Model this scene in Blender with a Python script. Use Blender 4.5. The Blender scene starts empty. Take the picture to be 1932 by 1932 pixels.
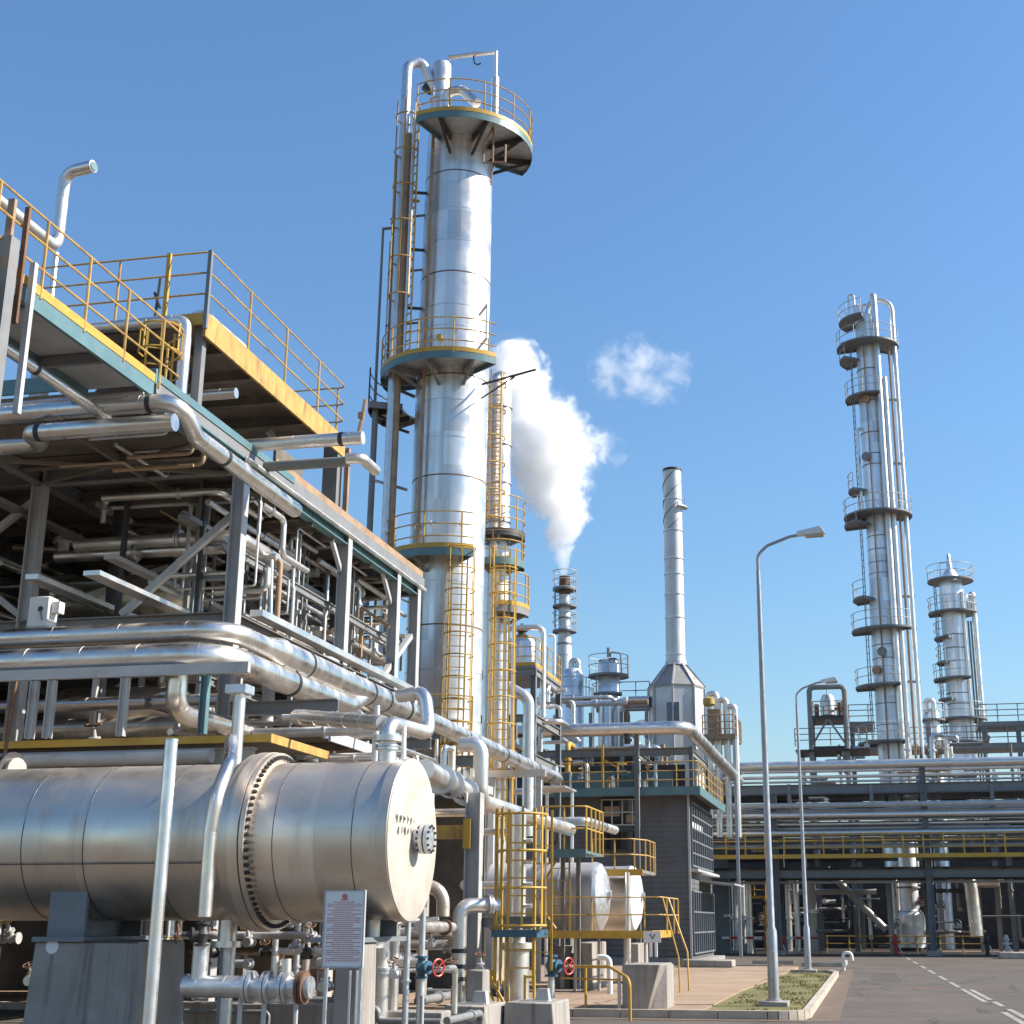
import bpy, bmesh, math, random
from math import sin, cos, tan, atan, pi, radians, degrees, hypot, sqrt, floor
from mathutils import Vector, Matrix
random.seed(7)
SC = bpy.context.scene
COL = SC.collection
V = Vector

# ------------------------------------------------------------------ camera model
F = 2650.; PU = 1090.; HZ = 1740.; VPU = 1650.; CH = 1.7; SZ = 1932.
TH = atan((HZ - 966) / F)
YAW = atan((VPU - PU) / (F / cos(TH)))
cam_d = bpy.data.cameras.new('camera'); cam = bpy.data.objects.new('camera', cam_d); COL.objects.link(cam)
cam_d.sensor_width = 36; cam_d.lens = F / SZ * 36; cam_d.shift_x = -(PU - 966) / SZ
cam_d.clip_start = .1; cam_d.clip_end = 6000
cam.location = (0, 0, CH); cam.rotation_euler = (pi / 2 + TH, 0, YAW)
SC.camera = cam
_f = V((-sin(YAW) * cos(TH), cos(YAW) * cos(TH), sin(TH)))
_r = V((cos(YAW), sin(YAW), 0)); _u = _r.cross(_f)
def ray(u, v): return _f + _r * ((u - PU) / F) + _u * ((966 - v) / F)
def PY(u, v, Y):
    d = ray(u, v); return V((0, 0, CH)) + d * (Y / d.y)
def PX(u, v, X):
    d = ray(u, v); return V((0, 0, CH)) + d * (X / d.x)
def PZ(u, v, Z):
    d = ray(u, v); return V((0, 0, CH)) + d * ((Z - CH) / d.z)
def XY(u, v, Y): return PY(u, v, Y).x
def ZY(u, v, Y): return PY(u, v, Y).z
def YX(u, v, X): return PX(u, v, X).y

# ------------------------------------------------------------------ materials
MATS = {}
def N(nt, t, **kw):
    n = nt.nodes.new(t)
    for k, v in kw.items():
        if k in n.inputs: n.inputs[k].default_value = v
        else: setattr(n, k, v)
    return n
def mat(name, base, rough=.5, metal=0., var=.15, scale=1.2, stain=None, stain_amt=0., streak=None, bump=.0, bscale=3., rvar=.12, spec=.5, grain=0., stain_scale=2.2):
    """Principled paint or metal: broad tonal variation, blotchy or streaked stains, slight unevenness."""
    m = bpy.data.materials.new(name); m.use_nodes = True; nt = m.node_tree; L = nt.links.new
    b = nt.nodes['Principled BSDF']; tc = N(nt, 'ShaderNodeTexCoord'); co = tc.outputs['Object']
    n1 = N(nt, 'ShaderNodeTexNoise', Scale=scale, Detail=5., Roughness=.6); L(co, n1.inputs['Vector'])
    cr = N(nt, 'ShaderNodeMapRange'); cr.inputs[1].default_value = .3; cr.inputs[2].default_value = .7
    cr.inputs[3].default_value = 1 - var; cr.inputs[4].default_value = 1 + var; L(n1.outputs[0], cr.inputs[0])
    mx = N(nt, 'ShaderNodeMix', data_type='RGBA', blend_type='MULTIPLY'); mx.inputs[0].default_value = 1
    mx.inputs[6].default_value = (*base, 1); L(cr.outputs[0], mx.inputs[7]); out = mx.outputs[2]
    if stain:
        mp = N(nt, 'ShaderNodeMapping'); mp.inputs['Scale'].default_value = streak or (1, 1, 1); L(co, mp.inputs[0])
        n2 = N(nt, 'ShaderNodeTexNoise', Scale=stain_scale, Detail=7., Roughness=.68); L(mp.outputs[0], n2.inputs['Vector'])
        r2 = N(nt, 'ShaderNodeMapRange'); r2.inputs[1].default_value = .5; r2.inputs[2].default_value = .72
        r2.inputs[3].default_value = 0; r2.inputs[4].default_value = stain_amt; L(n2.outputs[0], r2.inputs[0])
        m2 = N(nt, 'ShaderNodeMix', data_type='RGBA'); L(r2.outputs[0], m2.inputs[0]); L(out, m2.inputs[6])
        m2.inputs[7].default_value = (*stain, 1); out = m2.outputs[2]
        if metal > 0:
            mm = N(nt, 'ShaderNodeMapRange'); mm.inputs[3].default_value = metal; mm.inputs[4].default_value = metal * .35
            L(r2.outputs[0], mm.inputs[0]); L(mm.outputs[0], b.inputs['Metallic'])
    if grain:
        n3 = N(nt, 'ShaderNodeTexNoise', Scale=60., Detail=3.); L(co, n3.inputs['Vector'])
        r3 = N(nt, 'ShaderNodeMapRange'); r3.inputs[3].default_value = 1 - grain; r3.inputs[4].default_value = 1 + grain; L(n3.outputs[0], r3.inputs[0])
        m3 = N(nt, 'ShaderNodeMix', data_type='RGBA', blend_type='MULTIPLY'); m3.inputs[0].default_value = 1; L(out, m3.inputs[6]); L(r3.outputs[0], m3.inputs[7]); out = m3.outputs[2]
    L(out, b.inputs['Base Color'])
    if not (stain and metal > 0): b.inputs['Metallic'].default_value = metal
    rr = N(nt, 'ShaderNodeMapRange'); rr.inputs[1].default_value = .3; rr.inputs[2].default_value = .7
    rr.inputs[3].default_value = max(.05, rough - rvar); rr.inputs[4].default_value = min(1, rough + rvar)
    n4 = N(nt, 'ShaderNodeTexNoise', Scale=scale * 2.7, Detail=4.); L(co, n4.inputs['Vector']); L(n4.outputs[0], rr.inputs[0]); L(rr.outputs[0], b.inputs['Roughness'])
    b.inputs['Specular IOR Level'].default_value = spec
    if bump:
        n5 = N(nt, 'ShaderNodeTexNoise', Scale=bscale, Detail=3.); L(co, n5.inputs['Vector'])
        bp = N(nt, 'ShaderNodeBump', Strength=bump, Distance=.05); L(n5.outputs[0], bp.inputs['Height']); L(bp.outputs[0], b.inputs['Normal'])
    MATS[name] = m
    return m
def panel_mat(name, base, rough, metal, pz, bump=.12, drip=.35, dripcol=(.30, .22, .15), pvar=.10, cells=None):
    """metal sheet cladding of a tall vessel: courses pz high that differ a little, vertical run marks"""
    m = mat(name, base, rough, metal, var=.08, scale=.6, stain=dripcol, stain_amt=drip, streak=(1.6, 1.6, .06), bump=bump, bscale=1.1, stain_scale=1.6)
    nt = m.node_tree; L = nt.links.new; b = nt.nodes['Principled BSDF']
    src = b.inputs['Base Color'].links[0].from_socket
    tc = N(nt, 'ShaderNodeTexCoord'); mp = N(nt, 'ShaderNodeMapping'); mp.inputs['Scale'].default_value = cells or (.9, .9, 1 / pz); L(tc.outputs['Object'], mp.inputs[0])
    fl = N(nt, 'ShaderNodeVectorMath', operation='FLOOR'); L(mp.outputs[0], fl.inputs[0])
    wn = N(nt, 'ShaderNodeTexWhiteNoise', noise_dimensions='3D'); L(fl.outputs[0], wn.inputs['Vector'])
    r = N(nt, 'ShaderNodeMapRange'); r.inputs[3].default_value = 1 - pvar; r.inputs[4].default_value = 1 + pvar; L(wn.outputs['Value'], r.inputs[0])
    mx = N(nt, 'ShaderNodeMix', data_type='RGBA', blend_type='MULTIPLY'); mx.inputs[0].default_value = 1; L(src, mx.inputs[6]); L(r.outputs[0], mx.inputs[7]); L(mx.outputs[2], b.inputs['Base Color'])
    return m
CLAD = mat('aluminium_cladding', (.76, .715, .66), .34, 1., var=.07, scale=.9, stain=(.33, .27, .21), stain_amt=.35, bump=.06, bscale=2.2)
CLADW = mat('pale_cladding', (.74, .70, .65), .38, .9, var=.07, scale=.8, stain=(.42, .36, .29), stain_amt=.3, bump=.06, bscale=2.)
COLM = panel_mat('column_cladding', (.76, .735, .70), .38, .82, 1.05, drip=.8, pvar=.14)
TOWM = panel_mat('tower_cladding', (.80, .82, .84), .44, .75, 1.6, drip=.4, bump=.12, pvar=.18, dripcol=(.42, .40, .38))
STKM = panel_mat('stack_steel', (.58, .58, .58), .5, .45, 2.6, drip=.5, dripcol=(.42, .37, .33))
EXM = panel_mat('exchanger_cladding', (.75, .665, .565), .39, .88, 1.0, bump=.04, drip=.55, dripcol=(.40, .29, .19), pvar=.13, cells=(.92, .45, .7))
EXC = mat('cover_plate', (.50, .46, .40), .55, .2, var=.06, scale=1.2, stain=(.40, .26, .14), stain_amt=.6, bump=.03)
GALV = mat('galvanised_steel', (.60, .61, .62), .42, .85, var=.12, scale=4.)
GREY = mat('grey_painted_steel', (.19, .195, .195), .5, 0, var=.15, scale=1.5, stain=(.20, .13, .08), stain_amt=.5)
LGREY = mat('light_grey_painted_steel', (.44, .44, .435), .48, .1, var=.12, scale=1.5, stain=(.25, .17, .11), stain_amt=.4)
BLGREY = mat('blue_grey_painted_steel', (.16, .18, .195), .5, 0, var=.12, scale=1.5, stain=(.16, .12, .09), stain_amt=.35)
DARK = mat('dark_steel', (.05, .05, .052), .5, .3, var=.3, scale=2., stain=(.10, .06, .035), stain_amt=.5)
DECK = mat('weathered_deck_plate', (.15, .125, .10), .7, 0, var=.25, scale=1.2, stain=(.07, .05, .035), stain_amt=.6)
TEAL = mat('teal_paint', (.10, .185, .20), .42, 0, var=.12, scale=1.5, stain=(.16, .13, .10), stain_amt=.3)
YEL = mat('yellow_paint', (.50, .30, .04), .5, 0, var=.14, scale=1.7, stain=(.30, .13, .04), stain_amt=.55)
YELR = mat('worn_yellow_paint', (.46, .285, .07), .55, 0, var=.2, scale=2.2, stain=(.20, .09, .04), stain_amt=.9, streak=(2.2, 2.2, .5))
TAN = mat('rusty_tan_paint', (.32, .21, .125), .6, 0, var=.2, scale=2., stain=(.22, .10, .05), stain_amt=.7)
RUST = mat('rusted_steel', (.17, .085, .045), .8, 0, var=.3, scale=3., stain=(.07, .04, .03), stain_amt=.6)
CONC = mat('weathered_concrete', (.31, .285, .255), .85, 0, var=.16, scale=1.4, stain=(.11, .09, .07), stain_amt=.8, streak=(2.6, 2.6, .14), bump=.15, bscale=14., grain=.1, spec=.25)
WHITE = mat('white_paint', (.74, .73, .71), .45, 0, var=.06, scale=2., stain=(.5, .42, .33), stain_amt=.25)
BLUE = mat('blue_valve_paint', (.035, .11, .17), .42, 0, var=.15, scale=5.)
RED = mat('red_paint', (.50, .05, .04), .45, 0, var=.15, scale=4.)
INK = mat('sign_red_ink', (.55, .16, .16), .6, 0, var=.1)
INKB = mat('black_stencil_ink', (.06, .055, .05), .6, 0, var=.2)
BLACK = mat('black_rubber', (.025, .025, .025), .6, 0, var=.2)
KERB = mat('kerb_concrete', (.44, .385, .315), .85, 0, var=.15, scale=2., stain=(.20, .16, .12), stain_amt=.55, bump=.12, bscale=12., grain=.12, spec=.25)
LINE = mat('worn_road_paint', (.33, .305, .265), .7, 0, var=.2, scale=3., stain=(.12, .11, .10), stain_amt=.95, stain_scale=4.)
LAMPW = mat('lamp_head_paint', (.62, .62, .61), .4, 0, var=.06)
LENS = mat('lamp_lens', (.42, .37, .28), .25, 0, var=.05)
def wall_mat():
    m = mat('grey_block_wall', (.125, .128, .132), .7, 0, var=.12, scale=1., stain=(.05, .05, .05), stain_amt=.5, streak=(1, 1, .3), spec=.3)
    nt = m.node_tree; L = nt.links.new; b = nt.nodes['Principled BSDF']
    tc = N(nt, 'ShaderNodeTexCoord'); sp = N(nt, 'ShaderNodeSeparateXYZ'); L(tc.outputs['Object'], sp.inputs[0])
    mu = N(nt, 'ShaderNodeMath', operation='MULTIPLY'); mu.inputs[1].default_value = 1 / .2; L(sp.outputs[2], mu.inputs[0])
    fr = N(nt, 'ShaderNodeMath', operation='FRACT'); L(mu.outputs[0], fr.inputs[0])
    r = N(nt, 'ShaderNodeMapRange'); r.inputs[1].default_value = 0; r.inputs[2].default_value = .16; L(fr.outputs[0], r.inputs[0])
    bp = N(nt, 'ShaderNodeBump', Strength=.8, Distance=.03); L(r.outputs[0], bp.inputs['Height']); L(bp.outputs[0], b.inputs['Normal'])
    return m
WALL = wall_mat()
def glass_mat():
    m = bpy.data.materials.new('window_glass'); m.use_nodes = True; b = m.node_tree.nodes['Principled BSDF']
    nt = m.node_tree; tc = N(nt, 'ShaderNodeTexCoord'); n = N(nt, 'ShaderNodeTexNoise', Scale=2.3, Detail=3.); nt.links.new(tc.outputs['Object'], n.inputs['Vector'])
    cr = N(nt, 'ShaderNodeValToRGB'); cr.color_ramp.elements[0].color = (.012, .014, .016, 1); cr.color_ramp.elements[1].color = (.06, .06, .06, 1); cr.color_ramp.elements[0].position = .4
    nt.links.new(n.outputs[0], cr.inputs[0]); nt.links.new(cr.outputs[0], b.inputs['Base Color'])
    b.inputs['Roughness'].default_value = .06
    return m
GLASS = glass_mat()
def ground_mat(name, a, b_, c, s1, s2, rough=.9, bump=.2, joints=None, speck=.15, crack=None):
    m = bpy.data.materials.new(name); m.use_nodes = True; nt = m.node_tree; L = nt.links.new; b = nt.nodes['Principled BSDF']
    tc = N(nt, 'ShaderNodeTexCoord'); co = tc.outputs['Object']
    n1 = N(nt, 'ShaderNodeTexNoise', Scale=s1, Detail=6., Roughness=.65); L(co, n1.inputs['Vector'])
    cr = N(nt, 'ShaderNodeValToRGB'); e = cr.color_ramp.elements; e[0].color = (*a, 1); e[0].position = .35; e[1].color = (*b_, 1); e[1].position = .62
    k = e.new(.72); k.color = (*c, 1); L(n1.outputs[0], cr.inputs[0]); out = cr.outputs[0]
    n2 = N(nt, 'ShaderNodeTexNoise', Scale=s2, Detail=4., Roughness=.7); L(co, n2.inputs['Vector'])
    r = N(nt, 'ShaderNodeMapRange'); r.inputs[1].default_value = .25; r.inputs[2].default_value = .75; r.inputs[3].default_value = 1 - speck; r.inputs[4].default_value = 1 + speck; L(n2.outputs[0], r.inputs[0])
    mx = N(nt, 'ShaderNodeMix', data_type='RGBA', blend_type='MULTIPLY'); mx.inputs[0].default_value = 1; L(out, mx.inputs[6]); L(r.outputs[0], mx.inputs[7]); out = mx.outputs[2]
    if joints:
        br = N(nt, 'ShaderNodeTexBrick', Scale=1.); br.offset = 0; br.inputs['Color1'].default_value = (1, 1, 1, 1); br.inputs['Color2'].default_value = (.93, .93, .93, 1); br.inputs['Mortar'].default_value = (.35, .33, .3, 1)
        br.inputs['Mortar Size'].default_value = .012; br.inputs['Brick Width'].default_value = joints; br.inputs['Row Height'].default_value = joints; L(co, br.inputs['Vector'])
        m4 = N(nt, 'ShaderNodeMix', data_type='RGBA', blend_type='MULTIPLY'); m4.inputs[0].default_value = 1; L(out, m4.inputs[6]); L(br.outputs[0], m4.inputs[7]); out = m4.outputs[2]
    if crack:
        nz = N(nt, 'ShaderNodeTexNoise', Scale=1.3, Detail=4.); L(co, nz.inputs['Vector'])
        mv = N(nt, 'ShaderNodeMix', data_type='VECTOR'); mv.inputs[0].default_value = .35; L(co, mv.inputs[4]); L(nz.outputs['Color'], mv.inputs[5])
        vo = N(nt, 'ShaderNodeTexVoronoi', feature='DISTANCE_TO_EDGE', Scale=crack); L(mv.outputs[1], vo.inputs['Vector'])
        r5 = N(nt, 'ShaderNodeMapRange'); r5.inputs[1].default_value = 0; r5.inputs[2].default_value = .012; r5.inputs[3].default_value = .45; r5.inputs[4].default_value = 1; L(vo.outputs['Distance'], r5.inputs[0])
        m5 = N(nt, 'ShaderNodeMix', data_type='RGBA', blend_type='MULTIPLY'); m5.inputs[0].default_value = 1; L(out, m5.inputs[6]); L(r5.outputs[0], m5.inputs[7]); out = m5.outputs[2]
    L(out, b.inputs['Base Color']); b.inputs['Roughness'].default_value = rough; b.inputs['Specular IOR Level'].default_value = .3
    bp = N(nt, 'ShaderNodeBump', Strength=bump, Distance=.02); L(n2.outputs[0], bp.inputs['Height']); L(bp.outputs[0], b.inputs['Normal'])
    return m
ASPH = ground_mat('asphalt', (.092, .077, .063), (.122, .103, .085), (.165, .142, .118), .45, 38., .85, crack=.42)
ASPHD = ground_mat('asphalt_patch', (.078, .066, .054), (.098, .083, .068), (.12, .102, .085), .8, 40., .85)
YARD = ground_mat('tan_concrete_paving', (.30, .21, .14), (.36, .26, .175), (.42, .33, .25), .5, 25., .9, joints=3.2, crack=.3)
EARTH = ground_mat('bare_ground', (.12, .09, .065), (.16, .12, .09), (.22, .17, .125), .3, 9., .95)
GRASSG = ground_mat('grass_soil', (.12, .115, .04), (.19, .165, .07), (.26, .205, .125), 1.4, 30., .95, speck=.4)
GUTTER = ground_mat('brick_gutter', (.13, .095, .07), (.17, .125, .09), (.21, .165, .125), 1.2, 18., .9)

# ------------------------------------------------------------------ mesh kit
class MB:
    def __init__(s): s.bm = bmesh.new()
    def face(s, vs):
        try: s.bm.faces.new(vs)
        except ValueError: pass
    def prism8(s, P):
        v = [s.bm.verts.new(p) for p in P]
        for f in ((3, 2, 1, 0), (4, 5, 6, 7), (0, 1, 5, 4), (1, 2, 6, 5), (2, 3, 7, 6), (3, 0, 4, 7)): s.face([v[i] for i in f])
        return s
    def box(s, x0, x1, y0, y1, z0, z1):
        x0, x1 = min(x0, x1), max(x0, x1); y0, y1 = min(y0, y1), max(y0, y1); z0, z1 = min(z0, z1), max(z0, z1)
        return s.prism8([(x0, y0, z0), (x1, y0, z0), (x1, y1, z0), (x0, y1, z0), (x0, y0, z1), (x1, y0, z1), (x1, y1, z1), (x0, y1, z1)])
    def taper(s, cx, cy, z0, z1, a0, b0, a1, b1):
        return s.prism8([(cx - a0, cy - b0, z0), (cx + a0, cy - b0, z0), (cx + a0, cy + b0, z0), (cx - a0, cy + b0, z0), (cx - a1, cy - b1, z1), (cx + a1, cy - b1, z1), (cx + a1, cy + b1, z1), (cx - a1, cy + b1, z1)])
    def bar(s, a, b, w, h=None, up=None):
        a, b = V(a), V(b); h = h or w; d = (b - a).normalized()
        up = V(up) if up else (V((0, 0, 1)) if abs(d.z) < .95 else V((0, 1, 0)))
        r = d.cross(up).normalized(); q = r.cross(d)
        o = [r * (w / 2 * i) + q * (h / 2 * j) for i, j in ((-1, -1), (1, -1), (1, 1), (-1, 1))]
        return s.prism8([a + k for k in o] + [b + k for k in o])
    def ibeam(s, a, b, w, h, t=.025, up=None):
        a, b = V(a), V(b); d = (b - a).normalized()
        up = V(up) if up else (V((0, 0, 1)) if abs(d.z) < .95 else V((0, 1, 0)))
        r = d.cross(up).normalized(); q = r.cross(d)
        s.bar(a + q * (h / 2 - t / 2), b + q * (h / 2 - t / 2), w, t, up); s.bar(a - q * (h / 2 - t / 2), b - q * (h / 2 - t / 2), w, t, up)
        return s.bar(a, b, t, h - 2 * t, up)
    def rings(s, fr, seg, closed=False, c0=True, c1=True):
        """fr: list of (centre, axis_r, axis_q, radius)"""
        R = []
        for c, r, q, rad in fr:
            R.append([s.bm.verts.new(c + (r * cos(2 * pi * k / seg) + q * sin(2 * pi * k / seg)) * rad) for k in range(seg)])
        n = len(R)
        for i in range(n if closed else n - 1):
            A, B = R[i], R[(i + 1) % n]
            for k in range(seg): s.face([A[k], A[(k + 1) % seg], B[(k + 1) % seg], B[k]])
        if not closed:
            if c0: s.face(list(reversed(R[0])))
            if c1: s.face(R[-1])
        return s
    def lathe(s, a, d, prof, seg=24, c0=True, c1=True):
        a, d = V(a), V(d).normalized(); t = V((0, 0, 1)) if abs(d.z) < .9 else V((1, 0, 0))
        r = t.cross(d).normalized(); q = d.cross(r)
        return s.rings([(a + d * z, r, q, max(rad, 1e-4)) for z, rad in prof], seg, False, c0, c1)
    def cyl(s, a, b, r, r2=None, seg=14):
        a, b = V(a), V(b); return s.lathe(a, b - a, [(0, r), ((b - a).length, r if r2 is None else r2)], seg)
    def tube(s, path, r, seg=10, bend=0., arc=5, closed=False, band=0., c0=True, c1=True):
        P = [V(p) for p in path]; Q = []; RR = r
        if bend and len(P) > 2:
            Q.append(P[0])
            for i in range(1, len(P) - 1):
                p, a, b = P[i], (P[i - 1] - P[i]), (P[i + 1] - P[i]); la, lb = a.length, b.length
                if la < 1e-6 or lb < 1e-6: continue
                a /= la; b /= lb; ang = a.angle(b, pi)
                if ang > pi - .03: Q.append(p); continue
                t = min(bend / tan(ang / 2), la * .48, lb * .48); rad = t * tan(ang / 2)
                c = p + (a + b).normalized() * (rad / sin(ang / 2)); s0 = p + a * t - c; s1 = p + b * t - c
                tot = s0.angle(s1, 0)
                for k in range(arc + 1):
                    f = k / arc; v = (s0 * sin((1 - f) * tot) + s1 * sin(f * tot)) / sin(tot) if tot > 1e-4 else s0
                    Q.append(c + v)
            Q.append(P[-1])
        else: Q = P
        n = len(Q); T = []
        for i in range(n):
            if closed: t = Q[(i + 1) % n] - Q[i - 1]
            else: t = Q[min(i + 1, n - 1)] - Q[max(i - 1, 0)]
            if 0 < i < n - 1 or closed:
                d0 = (Q[i] - Q[i - 1]).normalized(); d1 = (Q[(i + 1) % n] - Q[i]).normalized(); t = d0 + d1 if (d0 + d1).length > 1e-4 else d1
            T.append(t.normalized())
        up = V((0, 0, 1)) if abs(T[0].z) < .9 else V((1, 0, 0)); r = T[0].cross(up).normalized(); fr = []
        for i in range(n):
            r = r - T[i] * r.dot(T[i])
            r = r.normalized() if r.length > 1e-5 else T[i].orthogonal().normalized()
            fr.append((Q[i], r.copy(), T[i].cross(r), RR))
        s.rings(fr, seg, closed, c0, c1)
        if band:
            acc = band * .5
            for i in range(n - 1):
                a, b = Q[i], Q[i + 1]; L = (b - a).length
                while acc < L:
                    d = (b - a) / L; c = a + d * acc; q = fr[i][1]
                    s.rings([(c - d * .012, q, d.cross(q), RR * 1.012 + .003), (c + d * .012, q, d.cross(q), RR * 1.012 + .003)], seg)
                    acc += band
                acc -= L
        return s
    def ring(s, c, R, r, a0=0., a1=2 * pi, seg=6, n=None):
        full = abs(a1 - a0) > 2 * pi - .01; n = n or max(4, int(abs(a1 - a0) / (2 * pi) * 40))
        P = [V(c) + V((cos(a0 + (a1 - a0) * k / n), sin(a0 + (a1 - a0) * k / n), 0)) * R for k in range(n if full else n + 1)]
        return s.tube(P, r, seg, closed=full)
    def arcbox(s, c, r0, r1, z0, z1, a0, a1, n=None):
        """part of a flat ring about the vertical through c"""
        n = n or max(3, int(abs(a1 - a0) / (2 * pi) * 40)); full = abs(a1 - a0) > 2 * pi - .01; c = V(c); S = []
        for k in range(n if full else n + 1):
            a = a0 + (a1 - a0) * k / n; e = V((cos(a), sin(a), 0))
            S.append([s.bm.verts.new(V((c.x, c.y, 0)) + e * rr + V((0, 0, z))) for rr, z in ((r0, z0), (r1, z0), (r1, z1), (r0, z1))])
        m = len(S)
        for k in range(m if full else m - 1):
            A, B = S[k], S[(k + 1) % m]
            for i in range(4): s.face([A[i], B[i], B[(i + 1) % 4], A[(i + 1) % 4]])
        if not full: s.face(S[0]); s.face(list(reversed(S[-1])))
        return s
    def poly(s, pts, z0, z1):
        """vertical prism over a plan outline"""
        lo = [s.bm.verts.new((p[0], p[1], z0)) for p in pts]; hi = [s.bm.verts.new((p[0], p[1], z1)) for p in pts]; n = len(pts)
        s.face(hi); s.face(list(reversed(lo)))
        for i in range(n): s.face([lo[i], lo[(i + 1) % n], hi[(i + 1) % n], hi[i]])
        return s
    def sheet(s, pts): s.face([s.bm.verts.new(p) for p in pts]); return s
    def bevel(s, w, seg=1):
        bmesh.ops.bevel(s.bm, geom=[e for e in s.bm.edges], offset=w, segments=seg, affect='EDGES', profile=.6); return s
    def obj(s, name, m, parent=None, org=(0, 0, 0), smooth=38):
        bmesh.ops.recalc_face_normals(s.bm, faces=s.bm.faces)
        bmesh.ops.translate(s.bm, verts=s.bm.verts, vec=-V(org))
        me = bpy.data.meshes.new(name); s.bm.to_mesh(me); s.bm.free()
        if smooth:
            me.shade_smooth(); me.set_sharp_from_angle(angle=radians(smooth))
        me.materials.append(m); o = bpy.data.objects.new(name, me); COL.objects.link(o)
        if parent: o.parent = parent
        else: o.location = org
        return o

def tag(o, label=None, cat=None, group=None, kind=None):
    if label: o['label'] = label
    if cat: o['category'] = cat
    if group: o['group'] = group
    if kind: o['kind'] = kind
    return o
class T:
    """one thing: an Empty at its base that parents its parts; part geometry is given in world metres"""
    def __init__(s, name, label, cat, loc, group=None):
        s.o = bpy.data.objects.new(name, None); COL.objects.link(s.o); s.loc = V(loc); s.o.location = s.loc; s.o.empty_display_size = .3
        tag(s.o, label, cat, group)
    def part(s, name, mb, m, parent=None, label=None, smooth=38):
        o = mb.obj(name, m, parent or s.o, s.loc, smooth)
        if label: o['label'] = label
        return o
def solo(name, mb, m, label, cat, loc, group=None, smooth=38):
    return tag(mb.obj(name, m, None, loc, smooth), label, cat, group)
def copy_thing(t, loc, label=None, rotz=0.):
    o = t.o if isinstance(t, T) else t
    r = o.copy(); COL.objects.link(r); r.location = loc; r.rotation_euler = (0, 0, rotz)
    if label: r['label'] = label
    for ch in list(o.children):
        c = ch.copy(); COL.objects.link(c); c.parent = r
        for g in ch.children:
            d = g.copy(); COL.objects.link(d); d.parent = c
    return r
def structure(name, mb, m, smooth=38): return tag(mb.obj(name, m, None, (0, 0, 0), smooth), kind='structure')

# ------------------------------------------------------------------ assemblies
def railing(t, path, m=YELR, h=1.1, step=1.5, r=.018, mids=2, toe=None, closed=False, posts=True, corner=True, pm=None):
    """guard rail along a floor line: rails as one part, each upright a sub-part (far off: all one part)"""
    P = [V(p) for p in path]; up = V((0, 0, 1)); mb = MB()
    for k in range(mids + 1): mb.tube([p + up * (h * (1 - k / (mids + 1))) for p in P], r, 6, bend=.12 if corner else 0, arc=3, closed=closed)
    segs = list(zip(P[:-1], P[1:])) + ([(P[-1], P[0])] if closed else [])
    spots = []; acc = 0.
    for a, b in segs:
        L = (b - a).length
        while acc <= L + 1e-6:
            spots.append(a + (b - a) * (acc / L)); acc += step
        acc -= L
    if (spots[-1] - P[-1]).length > step * .4 and not closed: spots.append(P[-1])
    if posts == 'one':
        for p in spots: mb.cyl(p, p + up * h, r * 1.1, seg=5)
    rl = t.part('railing', mb, m)
    if posts is True:
        for p in spots: t.part('post', MB().cyl(p - up * .05, p + up * h, r * 1.25, seg=6), pm or m, rl)
    if toe is not None:
        mb = MB()
        for a, b in segs: mb.bar(a + up * .06, b + up * .06, .015, .13)
        t.part('toe_plate', mb, toe)
    return rl
def arc_pts(c, R, z, a0, a1, n=None):
    n = n or max(3, int(abs(a1 - a0) / (2 * pi) * 36))
    return [V((c[0] + cos(a0 + (a1 - a0) * k / n) * R, c[1] + sin(a0 + (a1 - a0) * k / n) * R, z)) for k in range(n + 1)]
def platform(t, c, z, r0, r1, a0, a1, deck=TEAL, fascia=None, railm=YELR, toe=YEL, nb=4, h=1.1, brm=GREY, posts=True, r=.02, far=False, under=None):
    """ring platform bracketed off a vessel"""
    a0, a1 = radians(a0), radians(a1); full = abs(a1 - a0) > 2 * pi - .02
    d = t.part('platform', MB().arcbox(c, r0, r1, z - .05, z, a0, a1), under or GALV)
    mb = MB().arcbox(c, r1, r1 + .015, z - (.2 if not far else .1), z + .02, a0, a1)
    if not full:
        for a in (a0, a1):
            e = V((cos(a), sin(a), 0)); mb.bar(V((c[0], c[1], z - .09)) + e * r0, V((c[0], c[1], z - .09)) + e * (r1 + .01), .05, .2)
    t.part('fascia', mb, fascia or deck, d)
    if toe: t.part('toe_plate', MB().arcbox(c, r1 + .002, r1 + .022, z + .022, z + .16, a0, a1), toe, d)
    for k in range(nb):
        a = a0 + (a1 - a0) * (k + .5) / nb; e = V((cos(a), sin(a), 0)); o = V((c[0], c[1], 0))
        mb = MB().bar(o + e * r0 + V((0, 0, z - .14)), o + e * (r1 - .01) + V((0, 0, z - .14)), .07, .17).bar(o + e * (r0 + .02) + V((0, 0, z - .42 * (r1 - r0) - .15)), o + e * (r0 + (r1 - r0) * .85) + V((0, 0, z - .2)), .07, .09)
        t.part('bracket', mb, brm, d)
    P = arc_pts(c, r1, z, a0, a1)
    if full: P = P[:-1]
    railing(t, P, railm, h, step=1.1 if not far else 1.4, r=r, mids=1 if far else 2, closed=full, posts='one' if far else posts, corner=False)
    return d
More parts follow.
